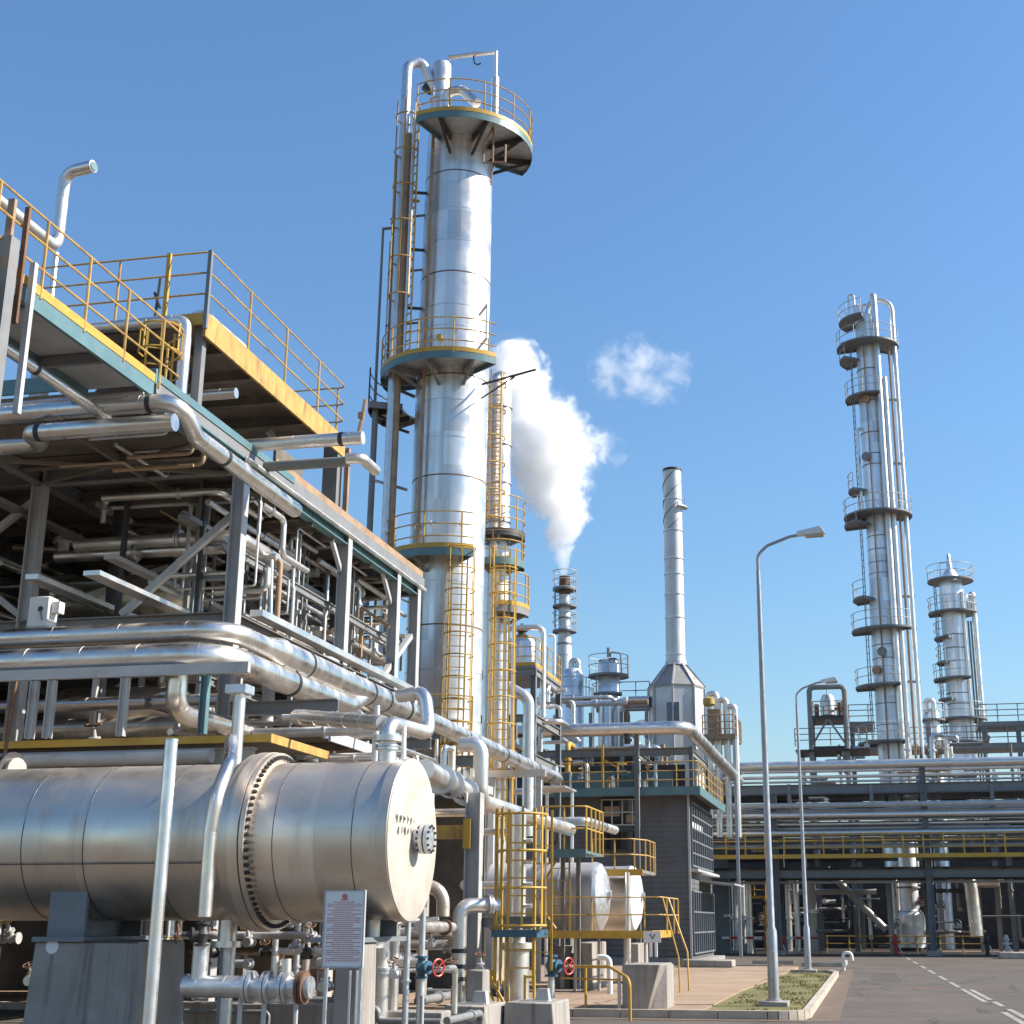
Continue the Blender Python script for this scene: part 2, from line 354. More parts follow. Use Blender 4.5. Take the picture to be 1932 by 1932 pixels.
def ladder(t, base, z1, ang, w=.45, m=YELR, cage=None, hoop=1.2, r=.02, rung=.3, cr=.38, cm=None):
    """vertical ladder facing ang (degrees) with safety hoops from z=cage up"""
    b = V(base); a = radians(ang); e = V((cos(a), sin(a), 0)); sdir = V((-sin(a), cos(a), 0)); mb = MB()
    for k in (-1, 1): mb.bar(b + sdir * (w / 2 * k), V((b.x, b.y, z1)) + sdir * (w / 2 * k), r * 2.2, r * 1.2, up=e)
    z = b.z + rung
    while z < z1 - .1:
        p = V((b.x, b.y, z)); mb.bar(p - sdir * w / 2, p + sdir * w / 2, r * 1.1); z += rung
    ld = t.part('ladder', mb, m)
    if cage is not None:
        mb = MB(); z = cage; c0 = V((b.x, b.y, 0)) + e * cr * .75
        aa = [a - radians(130) + radians(260) * k / 10 for k in range(11)]
        while z <= z1 + .01:
            mb.tube([c0 + V((cos(q) * cr, sin(q) * cr, z)) for q in aa], r * .95, 5); z += hoop
        for q in aa[1:-1:2]: mb.bar(c0 + V((cos(q) * cr, sin(q) * cr, cage)), c0 + V((cos(q) * cr, sin(q) * cr, z1)), r * 1.7, r * .8, up=(cos(q), sin(q), 0))
        t.part('cage', mb, cm or m, ld)
    return ld
def pipe(label, pts, r, m=None, bend=None, seg=12, band=1.1, cat='pipe', name='process_pipe', group=None, flanges=(), caps=True, collars=()):
    """a run of clad pipe; flanges: (point index along path, fraction) pairs"""
    P = [V(p) for p in pts]; m = m or CLAD; b = r * 2.4 if bend is None else bend
    t = T(name, label, cat, P[0], group)
    t.part('pipe_run', MB().tube(P, r, seg, bend=b, arc=6, band=band), m)
    for i, f, *mm in flanges:
        c = P[i].lerp(P[i + 1], f); d = (P[i + 1] - P[i]).normalized()
        t.part('flange', MB().lathe(c - d * r * .35, d, [(0, r * 1.5), (r * .3, r * 1.5), (r * .31, r * 1.2), (r * .39, r * 1.2), (r * .4, r * 1.5), (r * .7, r * 1.5)], 16), mm[0] if mm else GALV)
    for i, f in collars:
        c = P[i].lerp(P[i + 1], f); d = (P[i + 1] - P[i]).normalized()
        t.part('clamp_band', MB().cyl(c - d * .04, c + d * .04, r * 1.07, seg=seg), DARK)
    return t
def valve(loc, s, label, body=BLUE, wheel=RED, axis=(1, 0, 0), stem=(0, 0, 1), group='hand-wheel valves', name='gate_valve'):
    l = V(loc); a = V(axis).normalized(); u = V(stem).normalized(); t = T(name, label, 'valve', l, group)
    t.part('valve_body', MB().lathe(l - a * s, a, [(0, s * .62), (s * .2, s * .62), (s * .21, s * .36), (s * .6, s * .42), (s, s * .6), (s * 1.4, s * .42), (s * 1.79, s * .36), (s * 1.8, s * .62), (s * 2, s * .62)], 14), body)
    t.part('bonnet', MB().lathe(l, u, [(0, s * .4), (s * .75, s * .4), (s * .76, s * .6), (s * .98, s * .6), (s * 1., s * .26), (s * 1.7, s * .2)], 12), body)
    t.part('stem', MB().cyl(l + u * s * 1.6, l + u * s * 2.6, s * .08, seg=8), GALV)
    c = l + u * s * 2.15; x = u.orthogonal().normalized(); y = u.cross(x); mb = MB()
    mb.tube([c + (x * cos(2 * pi * k / 18) + y * sin(2 * pi * k / 18)) * s * .75 for k in range(18)], s * .085, 6, closed=True)
    for k in range(2):
        q = x if k else y; mb.cyl(c - q * s * .75, c + q * s * .75, s * .055, seg=5)
    t.part('handwheel', mb, wheel)
    return t
# ================================================================== light and sky
SUN_EL, SUN_AZ = 37., 76.          # azimuth clockwise from +Y
W = bpy.data.worlds.new('World'); SC.world = W; W.use_nodes = True; nt = W.node_tree
sky = N(nt, 'ShaderNodeTexSky', sky_type='NISHITA', sun_disc=False, sun_elevation=radians(SUN_EL), sun_rotation=radians(SUN_AZ), altitude=0., air_density=1.6, dust_density=.35, ozone_density=9.5)
nt.links.new(sky.outputs[0], nt.nodes['Background'].inputs[0]); nt.nodes['Background'].inputs[1].default_value = .0875
sl = bpy.data.lights.new('sun', 'SUN'); so = bpy.data.objects.new('sun', sl); COL.objects.link(so)
sl.energy = 4.6; sl.angle = radians(.5); sl.color = (1., .93, .83)
sd = V((sin(radians(SUN_AZ)) * cos(radians(SUN_EL)), cos(radians(SUN_AZ)) * cos(radians(SUN_EL)), sin(radians(SUN_EL))))
so.rotation_euler = sd.to_track_quat('Z', 'Y').to_euler(); so.location = (40, 10, 60)
SC.view_settings.view_transform = 'Standard'; SC.view_settings.look = 'None'; SC.view_settings.exposure = 1.; SC.view_settings.gamma = 1
SC.render.engine = 'CYCLES'
SC.cycles.max_bounces = 14; SC.cycles.diffuse_bounces = 2; SC.cycles.glossy_bounces = 5; SC.cycles.volume_bounces = 12; SC.cycles.transparent_max_bounces = 12
SC.cycles.use_denoising = True; SC.cycles.sample_clamp_indirect = 6.

# ================================================================== ground, road, kerbs
structure('ground', MB().sheet([(-2500, -300, -.02), (2500, -300, -.02), (2500, 3500, -.02), (-2500, 3500, -.02)]), EARTH)
KX = -1.25
structure('road', MB().sheet([(KX - .05, -20, 0), (60, -20, 0), (60, 84.5, 0), (KX - .05, 84.5, 0)]), ASPH)
structure('front_road', MB().sheet([(-60, -20, -.004), (KX - .06, -20, -.004), (KX - .06, 27.2, -.004), (-60, 27.2, -.004)]), ASPH)
structure('cross_road', MB().sheet([(-20, 62, -.004), (KX - .06, 62, -.004), (KX - .06, 84.5, -.004), (-20, 84.5, -.004)]), ASPH)
structure('yard_paving', MB().poly([(-40, 27.35), (-3.3, 27.35), (-3.3, 36), (-2.9, 50.6), (-2.9, 56), (-40, 56)], -.1, .10), YARD)
def arcpt(cx, cy, r, a): return (cx + r * cos(radians(a)), cy + r * sin(radians(a)))
isl = [(-3.296, 27.36), (-2.0, 27.36)] + [arcpt(-2.0, 27.96, .6, -90 + 15 * k) for k in range(7)] + [(-1.4, 49.5), (-1.6, 50.4), (-2.896, 50.6), (-3.296, 36)]
structure('planting_strip', MB().poly(isl, -.1, .07), GRASSG)
# cast kerb stones round the strip: each a block of its own kind would be countless, so the run is one sheet of setting
mb = MB()
def kerb_run(pts, w=.15, top=.15, L=.9):
    for a, b in zip(pts[:-1], pts[1:]):
        a, b = V((*a, 0)), V((*b, 0)); d = (b - a); n = max(1, round(d.length / L))
        for k in range(n):
            p, q = a + d * ((k + .008) / n), a + d * ((k + .992) / n)
            mb.bar(p + V((0, 0, top / 2 - .05)), q + V((0, 0, top / 2 - .05)), w, top + .1)
kerb_run([(-40, 27.28), (-2.0, 27.28)])
kerb_run([arcpt(-2.0, 27.96, .68, -90 + 15 * k) for k in range(7)], L=3)
kerb_run([(-1.32, 27.96), (-1.32, 49.3)]); kerb_run([(-1.32, 49.3), (-1.6, 50.5), (-2.9, 50.7)])
kerb_run([(-5.2, 63.0), (-3.4, 63.0)]); kerb_run([(-3.0, 60.2), (-1.3, 60.2), (-1.3, 64)]); kerb_run([(-7.2, 56.2), (-3.5, 56.2)])
kerb_run([(-14, 84.6), (9, 84.6)], top=.12)
structure('kerb', mb, KERB)
structure('brick_gutter', MB().sheet([(-1.24, 26.9, .004), (-.72, 26.9, .004), (-.85, 56, .004), (-1.24, 56, .004)]), GUTTER)
structure('gutter_front', MB().sheet([(-40, 26.75, .004), (-1.24, 26.75, .004), (-1.24, 27.2, .004), (-40, 27.2, .004)]), GUTTER)
def lx(y): return 2.45 + (1.36 - 2.45) * (y - 27.12) / (79.97 - 27.12)
mb = MB()
for y0, y1, o in ((24, 30.4, 0), (24, 31.4, .22), (32.4, 34.2, .2), (34, 40.5, 0), (35, 40.2, .2), (41.5, 45, 0), (46.5, 50, 0), (52, 56, 0), (58, 61.5, 0), (64, 68, 0), (71, 75, 0), (77, 80, 0)):
    mb.sheet([(lx(y0) + o - .06, y0, .005), (lx(y0) + o + .06, y0, .005), (lx(y1) + o + .06, y1, .005), (lx(y1) + o - .06, y1, .005)])
mb.sheet([(-.9, 26.1, .005), (1.1, 26.3, .005), (1.1, 26.42, .005), (-.9, 26.22, .005)])
structure('road_marking', mb, LINE)
mb = MB()
for x, y, w, l in ((4.1, 36, 1.6, 2.2), (-.2, 45, .9, 8.), (1.9, 30.2, .25, 1.8), (-.5, 62, 3.2, 1.0)):
    mb.sheet([(x, y, .0035), (x + w, y + .1, .0035), (x + w - .1, y + l, .0035), (x + .06, y + l - .1, .0035)])
structure('road_patch', mb, ASPHD)
mb = MB().lathe((1.25, 40.5, 0), (0, 0, 1), [(0, .36), (.006, .36)], 20).lathe((4.6, 29., 0), (0, 0, 1), [(0, .36), (.006, .36)], 20)
tag(mb.obj('road_cover', RUST, None, (0, 0, 0)), kind='structure')
# tufts of grass on the strip
mb = MB(); rnd = random.Random(3)
for k in range(6500):
    x = rnd.uniform(-3.1, -1.5); y = rnd.uniform(28.1, 50)
    if sin(x * 5 + y * .9) + sin(y * 1.7 - x * 2) + rnd.uniform(-1, 1) < .1 or (x < -2.5 and y < 30.5): continue
    h = rnd.uniform(.02, .055); a = rnd.uniform(0, pi); e = V((cos(a), sin(a), 0)) * rnd.uniform(.006, .018); q = V((rnd.uniform(-.05, .05), rnd.uniform(-.05, .05), h))
    p = V((x, y, .068)); mb.sheet([p - e, p + e, p + q])
GRASS = mat('grass_blades', (.16, .155, .05), .7, 0, var=.35, scale=2.)
tag(mb.obj('grass', GRASS, None, (-2.2, 38, .07), 0), 'short dry grass on the kerbed strip beside the road', 'grass', kind='stuff')

# ================================================================== street lamps
POLE = mat('weathered_galvanised_pole', (.36, .375, .39), .45, .6, var=.15, scale=2.5, stain=(.20, .19, .18), stain_amt=.5, streak=(3, 3, .3))
def street_lamp(p, label):
    t = T('street_lamp', label, 'street lamp', p, 'tall street lamps along the road'); x, y, z = p
    t.part('base_plate', MB().box(x - .3, x + .3, y - .3, y + .3, z - .1, z + .07).bevel(.02), CONC)
    mb = MB().lathe((x, y, z + .07), (0, 0, 1), [(0, .16), (.03, .16), (.031, .115), (1.35, .11), (1.45, .075), (5.5, .062), (9.0, .045)], 14)
    t.part('pole', mb, POLE)
    t.part('access_door', MB().box(x - .05, x + .05, y - .126, y - .095, z + .5, z + 1.0), LGREY)
    t.part('arm', MB().tube([(x, y, z + 9.0), (x, y, z + 9.42), (x + .22, y, z + 9.62), (x + .72, y, z + 9.8), (x + 1.0, y, z + 9.84)], .036, 8, bend=.25), POLE)
    h = t.part('lamp_head', MB().prism8([V((x + .88 + a, y + b, z + 9.80 + c)) for a, b, c in ((0, -.07, 0), (.62, -.15, .02), (.62, .15, .02), (0, .07, 0), (0, -.06, .11), (.52, -.10, .2), (.52, .10, .2), (0, .06, .11))]).bevel(.03, 2), LAMPW)
    t.part('lens', MB().prism8([V((x + .88 + a, y + b, z + 9.80 + c)) for a, b, c in ((.2, -.09, -.035), (.58, -.12, -.02), (.58, .12, -.02), (.2, .09, -.035), (.16, -.09, .01), (.6, -.13, .02), (.6, .13, .02), (.16, .09, .01))]).bevel(.01), LENS, h)
    return t
L1 = street_lamp((-2.09, 30.36, .1), 'nearer grey street lamp, on a concrete base at the front of the grass strip')
l2 = copy_thing(L1, (-2.29, 50.54, .1), 'grey street lamp farther down the road, in front of the steel portal frame')
# ================================================================== tall distillation column
CX, CY = -11.95, 39.
def zc(v, u=850): return ZY(u, v, CY - .9)
t = T('distillation_column', 'tallest silver column, standing behind the pipe bridge, with three yellow railed ring platforms', 'column', (CX, CY, 0))
R0 = 1.12
mb = MB().lathe((CX, CY, 0), (0, 0, 1), [(0, R0), (12.1, R0), (12.12, R0), (18.3, R0 - .005), (25.9, R0 - .06), (26.2, R0 - .08), (26.5, .85), (26.7, .3)], 64)
sh = t.part('shell', mb, COLM)
for k, z in enumerate([2, 3.3, 4.6, 5.9, 7.2, 8.6, 9.9, 11.2, 13.3, 14.4, 15.6, 16.8, 17.6, 19.2, 19.9, 21.0, 22.1, 23.2, 24.5, 25.3]):
    rr = R0 + (-.005 if z > 12.2 else 0) - (.06 * max(0, min(1, (z - 18.3) / 7.6)))
    t.part('seam_band', MB().cyl((CX, CY, z - .02), (CX, CY, z + .02), rr + .008, seg=64), GALV if k % 3 else RUST, sh)
# platforms (angles: 0 = +X, 270 = towards the camera)
PT = 25.8; PM = 17.85; PL = 11.95
platform(t, (CX, CY), PT, R0 - .05, 2.34, 251, 404, TEAL, railm=YELR, nb=4, h=1.15, brm=DARK)
platform(t, (CX, CY), PM, R0 + .01, 2.2, 172, 322, TEAL, railm=YELR, nb=4, brm=GREY)
platform(t, (CX, CY), PL, R0 + .01, 1.88, 165, 310, TEAL, railm=YELR, nb=4, brm=GREY)
platform(t, (CX - .2, CY), PM - .95, R0 + .2, 2.35, 150, 205, GREY, railm=DARK, toe=None, nb=2, brm=DARK, fascia=GREY)
platform(t, (CX, CY), 6.7, R0 + .01, 1.55, 205, 320, GREY, railm=YELR, nb=3, toe=None)
# overhead nozzle, vapour bends
t.part('top_nozzle', MB().lathe((CX - .62, CY - .3, 26.3), (0, 0, 1), [(0, .32), (2.5, .32), (2.6, .28), (2.62, .1)], 20).lathe((CX - .62, CY - .3, 27.5), (0, 0, 1), [(0, .36), (.05, .36)], 20), CLADW)
t.part('vapour_bend', MB().tube([(CX - .3, CY - .8, 25.8), (CX - .3, CY - .8, 27.5), (CX + .3, CY - .9, 27.45), (CX + .85, CY - 1.1, 26.75)], .165, 14, bend=.42, band=.6), CLADW)
dn = [(CX - 1.62, CY - .85, 9.), (CX - 1.62, CY - .85, 28.6), (CX - 1.25, CY - .6, 28.95), (CX - .8, CY - .35, 27.9)]
t.part('overhead_line', MB().tube(dn, .165, 12, bend=.35, band=1.6), GALV)
t.part('side_duct', MB().tube([(CX - .9, CY - .3, 28.3), (CX - 1.12, CY - .3, 27.95)], .2, 10), DARK)
t.part('riser', MB().tube([(CX - 1.42, CY - .98, 8.5), (CX - 1.42, CY - .98, 26.0)], .09, 8, band=2.2), TAN)
t.part('riser', MB().tube([(CX - 1.22, CY - 1.12, 18.), (CX - 1.22, CY - 1.12, 26.4)], .05, 8), GALV)
t.part('conduit', MB().tube([(CX - .55, CY - R0 - .02, 5.7), (CX - .55, CY - R0 - .02, 25.9)], .055, 8, band=1.3), TAN)
for z in (20, 22, 24): t.part('pipe_bracket', MB().bar((CX - .8, CY - .6, z), (CX - 1.65, CY - .9, z), .06, .08), DARK)
ladder(t, (CX - 1.18, CY - 1.05, PM), PT + 1.1, 225, m=YEL, cage=PM + 2.3, hoop=1.25, cm=YELR, r=.028)
for dx, dy, r, z1, m in ((-1.95, -.55, .045, 25.5, TAN), (-1.75, -.2, .05, 24., YELR), (-2.1, -.4, .035, 22.5, GALV)): t.part('riser', MB().tube([(CX + dx, CY + dy, 18.1), (CX + dx, CY + dy, z1), (CX + dx + .5, CY + dy, z1)], r, 6), m)
for z in (19.6, 21.4, 23.3): t.part('pipe_bracket', MB().bar((CX - .9, CY - .5, z), (CX - 2.1, CY - .45, z), .05, .06), GREY)
ladder(t, (CX - 1.75, CY - .35, PL), PM - .3, 200, m=GREY, cage=None)
ladder(t, (CX + .78, CY - 1.28, 3.2), PL, 292, m=YEL, cage=3.9, hoop=.62, r=.022, cr=.42)
# davit crane on the top platform
da = V((CX + 1.4, CY - .95, PT))
t.part('davit', MB().tube([da, da + V((0, 0, 2.85)), da + V((-.7, 0, 2.88)), da + V((-1.6, .05, 2.9))], .075, 8).cyl(da, da + V((0, 0, 1.9)), .12, seg=10), CLADW)
t.part('hook', MB().tube([da + V((-.75, 0, 2.8)), da + V((-.72, 0, 2.55)), da + V((-.6, 0, 2.48)), da + V((-.5, 0, 2.52))], .025, 6), DARK)
# pipe davit and hung bracket on the right
t.part('hanger_frame', MB().tube([(CX + 1.15, CY - 1.2, 25.2), (CX + 1.15, CY - 1.2, 24.55), (CX + 1.85, CY - 1.2, 24.5), (CX + 1.85, CY - 1.2, 25.1)], .04, 6).tube([(CX + 1.45, CY - 1.2, 24.5), (CX + 1.45, CY - 1.2, 26.3)], .03, 6).tube([(CX + 1.15, CY - 1.2, 25.2), (CX + 1.45, CY - 1.2, 25.8)], .03, 6).tube([(CX + 1.5, CY - 1.2, 24.4), (CX + 1.42, CY - 1.2, 24.15), (CX + 1.42, CY - 1.2, 23.75)], .03, 6), TAN)
t.part('lifting_arm', MB().tube([(CX + 1.05, CY - .9, 19.5), (CX + 1.4, CY - 1.2, 19.7), (CX + 1.4, CY - 1.2, 18.6), (CX + 1.05, CY - .9, 18.4)], .05, 6), GALV)
t.part('vent_nozzle', MB().cyl((CX - .1, CY - R0 - .12, 18.75), (CX - .1, CY - R0 + .1, 18.75), .09, seg=10), YEL)
t.part('lamp_arm', MB().tube([(CX + 1.1, CY - .6, 17.35), (CX + 2.9, CY - 1.1, 17.5)], .035, 6).tube([(CX + 1.1, CY - .6, 16.9), (CX + 2.2, CY - .9, 17.4)], .025, 6), DARK)
for a in (235, 262, 300): 
    e = V((cos(radians(a)), sin(radians(a)), 0)); c = V((CX, CY, 12.9)) + e * (R0 + .05)
    t.part('gauge', MB().tube([c, c + e * .12, c + e * .12 + V((.1, 0, -.12))], .03, 6).cyl(c + e * .1, c + e * .16, .07, seg=10), CLADW)
t.part('mast', MB().tube([(CX - 2.28, CY - .6, 14.9), (CX - 2.28, CY - .6, 22.9), (CX - 1.6, CY - .5, 22.95)], .055, 8).tube([(CX - 2.25, CY - .6, 10.5), (CX - 2.25, CY - .6, 16.8)], .10, 8), GREY)
t.part('strut', MB().tube([(CX - 2.2, CY - .6, 14.5), (CX - 1.1, CY - .7, 14.1)], .05, 6), GALV)

t.o.rotation_euler = (0, .005, 0)
# slim companion column behind, on its right
SX, SY = -11.12, 42.
t = T('slim_column', 'slim cream clad column with yellow ladder cage, tucked behind the tallest column on its right', 'column', (SX, SY, 0))
t.part('shell', MB().lathe((SX, SY, 0), (0, 0, 1), [(0, .40), (12.6, .40), (12.62, .37), (18.9, .37), (19.1, .25), (19.2, .1)], 28), CLADW)
for z in (3, 5, 7, 9, 11, 14, 15.3, 16.6, 17.9): t.part('seam_band', MB().cyl((SX, SY, z - .02), (SX, SY, z + .02), .41, seg=28), GALV)
ladder(t, (SX - .05, SY - .5, 13.7), 18.8, 275, m=YELR, cage=13.9, hoop=.9, cr=.42, cm=YELR, r=.028)
ladder(t, (SX + .35, SY - .7, 4.), 12.9, 290, m=YEL, cage=5, hoop=.8, cr=.42, r=.026)
platform(t, (SX, SY), 13.6, .37, .85, 180, 392, DARK, railm=YEL, nb=3, toe=None, under=DARK)
platform(t, (SX, SY), 12.65, .38, .85, 200, 390, TEAL, railm=YELR, nb=2, toe=None, h=.9)
platform(t, (SX, SY), 11.1, .38, 1.0, 285, 375, GREY, railm=YEL, nb=2, toe=YEL)
for k, (dx, dy, r, z1) in enumerate(((.62, -.3, .06, 12.), (-.62, -.45, .07, 18.), (.45, -.62, .05, 11.))):
    t.part('riser', MB().tube([(SX + dx, SY + dy, 2.), (SX + dx, SY + dy, z1)], r, 8), (CLADW, TAN, GALV)[k])

# ================================================================== left steel structure
SX0, SXR = -11., -21.      # right face and far left
rows_y = (23.0, 28.4, 31.8, 33.4); cols_x = (-11., -15.1, -18.6)
t = T('steel_structure', 'multi-level grey steel pipe structure with brown decks and yellow railed roof platform', 'steel structure', (-14.6, 28, 0))
ST = t; DZ = 10.08; FY = 19.5
for x in cols_x:
    for y in rows_y:
        if y == 31.8 and x < -12: continue
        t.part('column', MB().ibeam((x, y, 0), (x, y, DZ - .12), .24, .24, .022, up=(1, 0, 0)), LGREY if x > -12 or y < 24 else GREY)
for y in rows_y:
    for z, h in ((DZ - .26, .3), (6.9, .3), (4.3, .26)): t.part('beam', MB().ibeam((SXR, y, z), (SX0 - .14, y, z), .2, h), GREY)
for x in cols_x:
    for z, h in ((DZ - .27, .26), (6.89, .26), (4.29, .22)): t.part('beam', MB().ibeam((x, FY + .1 if z > 9 else 23.14, z), (x, 33.5, z), .2, h), TEAL if x > -12 and z > 9 else GREY)
for k in range(7): t.part('joist', MB().ibeam((SXR, FY + .7 + k * 2.1, DZ - .22), (SX0 - .12, FY + .7 + k * 2.1, DZ - .22), .14, .2), DECK)
for x in (-12.9, -17.0): t.part('joist', MB().bar((x, FY + .2, DZ - .37), (x, 33.4, DZ - .37), .08, .14), DECK)
dk = t.part('deck', MB().box(SXR, SX0 - .02, FY + .05, 33.6, DZ - .1, DZ - .03), DECK)
t.part('edge_channel', MB().bar((SX0 + .05, FY, DZ), (SX0 + .05, 33.9, DZ), .06, .3), GREY)
t.part('edge_lip', MB().bar((SX0 + .09, FY, DZ + .12), (SX0 + .09, 25.2, DZ + .12), .02, .14), TEAL)
t.part('gutter_pipe', MB().tube([(SX0 + .13, 22.9, DZ - .18), (SX0 + .13, 33.8, DZ - .18)], .05, 6), CLADW)
t.part('edge_plate', MB().bar((SX0 + .02, 24.4, DZ + .24), (SX0 + .02, 33.9, DZ + .24), .03, .2), TAN)
t.part('edge_channel', MB().bar((-15.6, FY - .04, DZ + .12), (SX0 + .09, FY - .04, DZ + .12), .06, .26), TEAL)
t.part('edge_rail', MB().tube([(-15.6, FY - .06, DZ - .2), (-11.1, FY - .06, DZ - .16)], .035, 6), LGREY)
t.part('floor', MB().box(SXR, -13.2, 23.2, 33.3, 6.98, 7.04), DECK)  # floor added to darken the bay below it
t.part('floor', MB().box(SXR, -12.2, 24.6, 33.3, 4.38, 4.42), DECK)
for a, b in (((-11, 28.3, 7.1), (-14.9, 23.1, 7.1)), ((-11.05, 23.1, 9.0), (-13.2, 23.05, 7.1)), ((-15.1, 23.05, 9.5), (-18.2, 23.05, 7.2)), ((-11.02, 33.2, 8.6), (-11.02, 28.6, 5.5)), ((-15.1, 28.2, 9.4), (-15.1, 23.2, 7.2)), ((-14.9, 28.4, 9.5), (-11.2, 28.4, 7.3)), ((-14.9, 33.4, 9.5), (-11.2, 33.4, 7.3)), ((-18.4, 23.1, 9.4), (-15.3, 23.1, 7.2))):
    t.part('brace', MB().bar(a, b, .12, .12), LGREY)
for k in range(3):
    y = FY + 1.8 + k * 4.2
    t.part('bracing', MB().bar((-11.2, y, DZ - .42), (-14.9, y + 1.5, DZ - .42), .09, .06).bar((-14.9, y, DZ - .46), (-11.2, y + 1.5, DZ - .46), .09, .06), DECK)
for y, x0, x1 in ((25.7, -14.9, -12.1), (30.2, -14.6, -11.9)):
    t.part('hanger', MB().bar((x1, y, 7.), (x1, y, DZ - .3), .14, .14), DARK); t.part('hanger', MB().bar((x0 + .6, y - 1.2, 7.), (x0 + .6, y - 1.2, DZ - .3), .14, .14), DARK)
# roof platform
RZ = 12.02; RY0, RY1, RX0 = 21.05, 27.9, -14.5
rf = t.part('roof_deck', MB().box(RX0, SX0 - .01, RY0 + .08, RY1, RZ - .06, RZ), DECK)
t.part('roof_fascia', MB().bar((SX0 + .03, RY0, RZ - .2), (SX0 + .03, RY1 + .05, RZ - .2), .05, .46), YELR, rf)
t.part('roof_fascia', MB().bar((-11.75, RY0 + .03, RZ - .09), (SX0 + .02, RY0 + .03, RZ - .09), .05, .22), YEL, rf)
t.part('roof_beam', MB().ibeam((RX0, RY0 + .06, RZ - .16), (-11.8, RY0 + .06, RZ - .16), .16, .26), DECK, rf)
for y in (22.3, 23.6, 24.9, 26.2, 27.5): t.part('roof_joist', MB().ibeam((RX0, y, RZ - .16), (SX0 - .05, y, RZ - .16), .12, .2), DECK, rf)
for x, y, s, m in ((-11.35, 28.3, .34, GREY), (-11.15, 21.3, .15, GREY), (-14.3, 21.4, .24, LGREY), (-14.3, 27.7, .24, LGREY), (-11.05, 28.4, .10, TAN)):
    t.part('stanchion', MB().bar((x, y, DZ), (x, y, RZ - .06), s, s, up=(0, 1, 0)), m)
t.part('brace', MB().bar((-11.5, 28.2, 10.2), (-12.0, 26.2, 11.7), .11, .11), LGREY)
t.part('side_panel', MB().box(-11.4, -11.34, 25.2, 26.6, DZ, 11.), DECK)
railing(t, [(RX0, RY0 + .05, RZ), (SX0 + .02, RY0 + .05, RZ), (SX0 + .02, RY1, RZ), (-12.8, RY1, RZ)], YELR, 1.22, 1.75, .018, toe=None)
t.part('gate_post', MB().bar((SX0 + .05, RY0 - .02, RZ - .3), (SX0 + .05, RY0 - .02, RZ + 1.2), .07, .07), BLGREY)
t.part('gate_post', MB().bar((-11.75, RY0 - .02, RZ - .2), (-11.75, RY0 - .02, RZ + 1.22), .07, .06), YEL)
# walkway towards the camera at deck level
wk = t.part('walkway', MB().box(-12.1, SX0 + .02, 10., FY - .1, DZ - .05, DZ), LGREY)
t.part('stringer', MB().bar((SX0 + .06, 10., DZ - .13), (SX0 + .06, FY - .1, DZ - .13), .06, .24), TEAL, wk)
t.part('stringer', MB().bar((-12.1, 10., DZ - .16), (-12.1, FY - .1, DZ - .16), .06, .28), TEAL, wk)
t.part('toe_plate', MB().bar((SX0 + .09, 10., DZ + .06), (SX0 + .09, FY - .1, DZ + .06), .02, .14), YEL, wk)
for y in (12, 14, 16, 18): t.part('cross_beam', MB().bar((-12.1, y, DZ - .15), (SX0 + .03, y, DZ - .15), .08, .16), GREY, wk)
railing(t, [(SX0 + .09, 10.35, DZ), (SX0 + .09, 20.2, DZ), (-11.35, 20.5, DZ)], YELR, 1.15, 1.15, .018)
t.part('mast', MB().bar((SX0 + .12, 15.2, 7.5), (SX0 + .12, 15.2, 10.5), .2, .24, up=(1, 0, 0)), GREY)
t.part('mast', MB().bar((SX0 + .05, 15.3, 9.6), (SX0 + .05, 15.3, 11.15), .06, .1, up=(1, 0, 0)), TAN)
t.part('mast', MB().bar((SX0 + .16, 15.5, 9.4), (SX0 + .16, 15.5, 11.12), .05, .07, up=(1, 0, 0)), RUST)
t.part('mast', MB().bar((SX0 + .18, 15.75, 8.2), (SX0 + .18, 15.75, 10.4), .08, .08, up=(1, 0, 0)), LGREY)
ladder(t, (-11.62, 20.75, DZ), DZ + 1.5, 300, m=YEL, cage=DZ + 1.0, hoop=.45, cr=.36)
# added backdrop sheets: hide the sky and stand in for dark depth
t.part('backdrop_sheet', MB().box(-45, -12.9, 34.55, 34.62, 0, 9.95), DECK)
t.part('backdrop_sheet', MB().box(-32, -10.9, 35.0, 35.06, 0, 4.4), DARK)
t.part('backdrop_sheet', MB().box(-21.1, -21.04, 14, 34.5, 0, 9.95), DECK)
t.part('backdrop_sheet', MB().box(-12, -9.75, 36.0, 36.06, 0, 4.9), DECK)
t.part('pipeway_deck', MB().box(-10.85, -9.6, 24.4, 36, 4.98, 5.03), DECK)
t.part('pipeway_beam', MB().bar((-9.58, 24.4, 4.98), (-9.58, 36, 4.98), .05, .2), LGREY)
for y in (25.5, 28.2, 31, 33.8): t.part('pipeway_joist', MB().bar((-10.85, y, 4.9), (-9.62, y, 4.9), .1, .12), DECK)
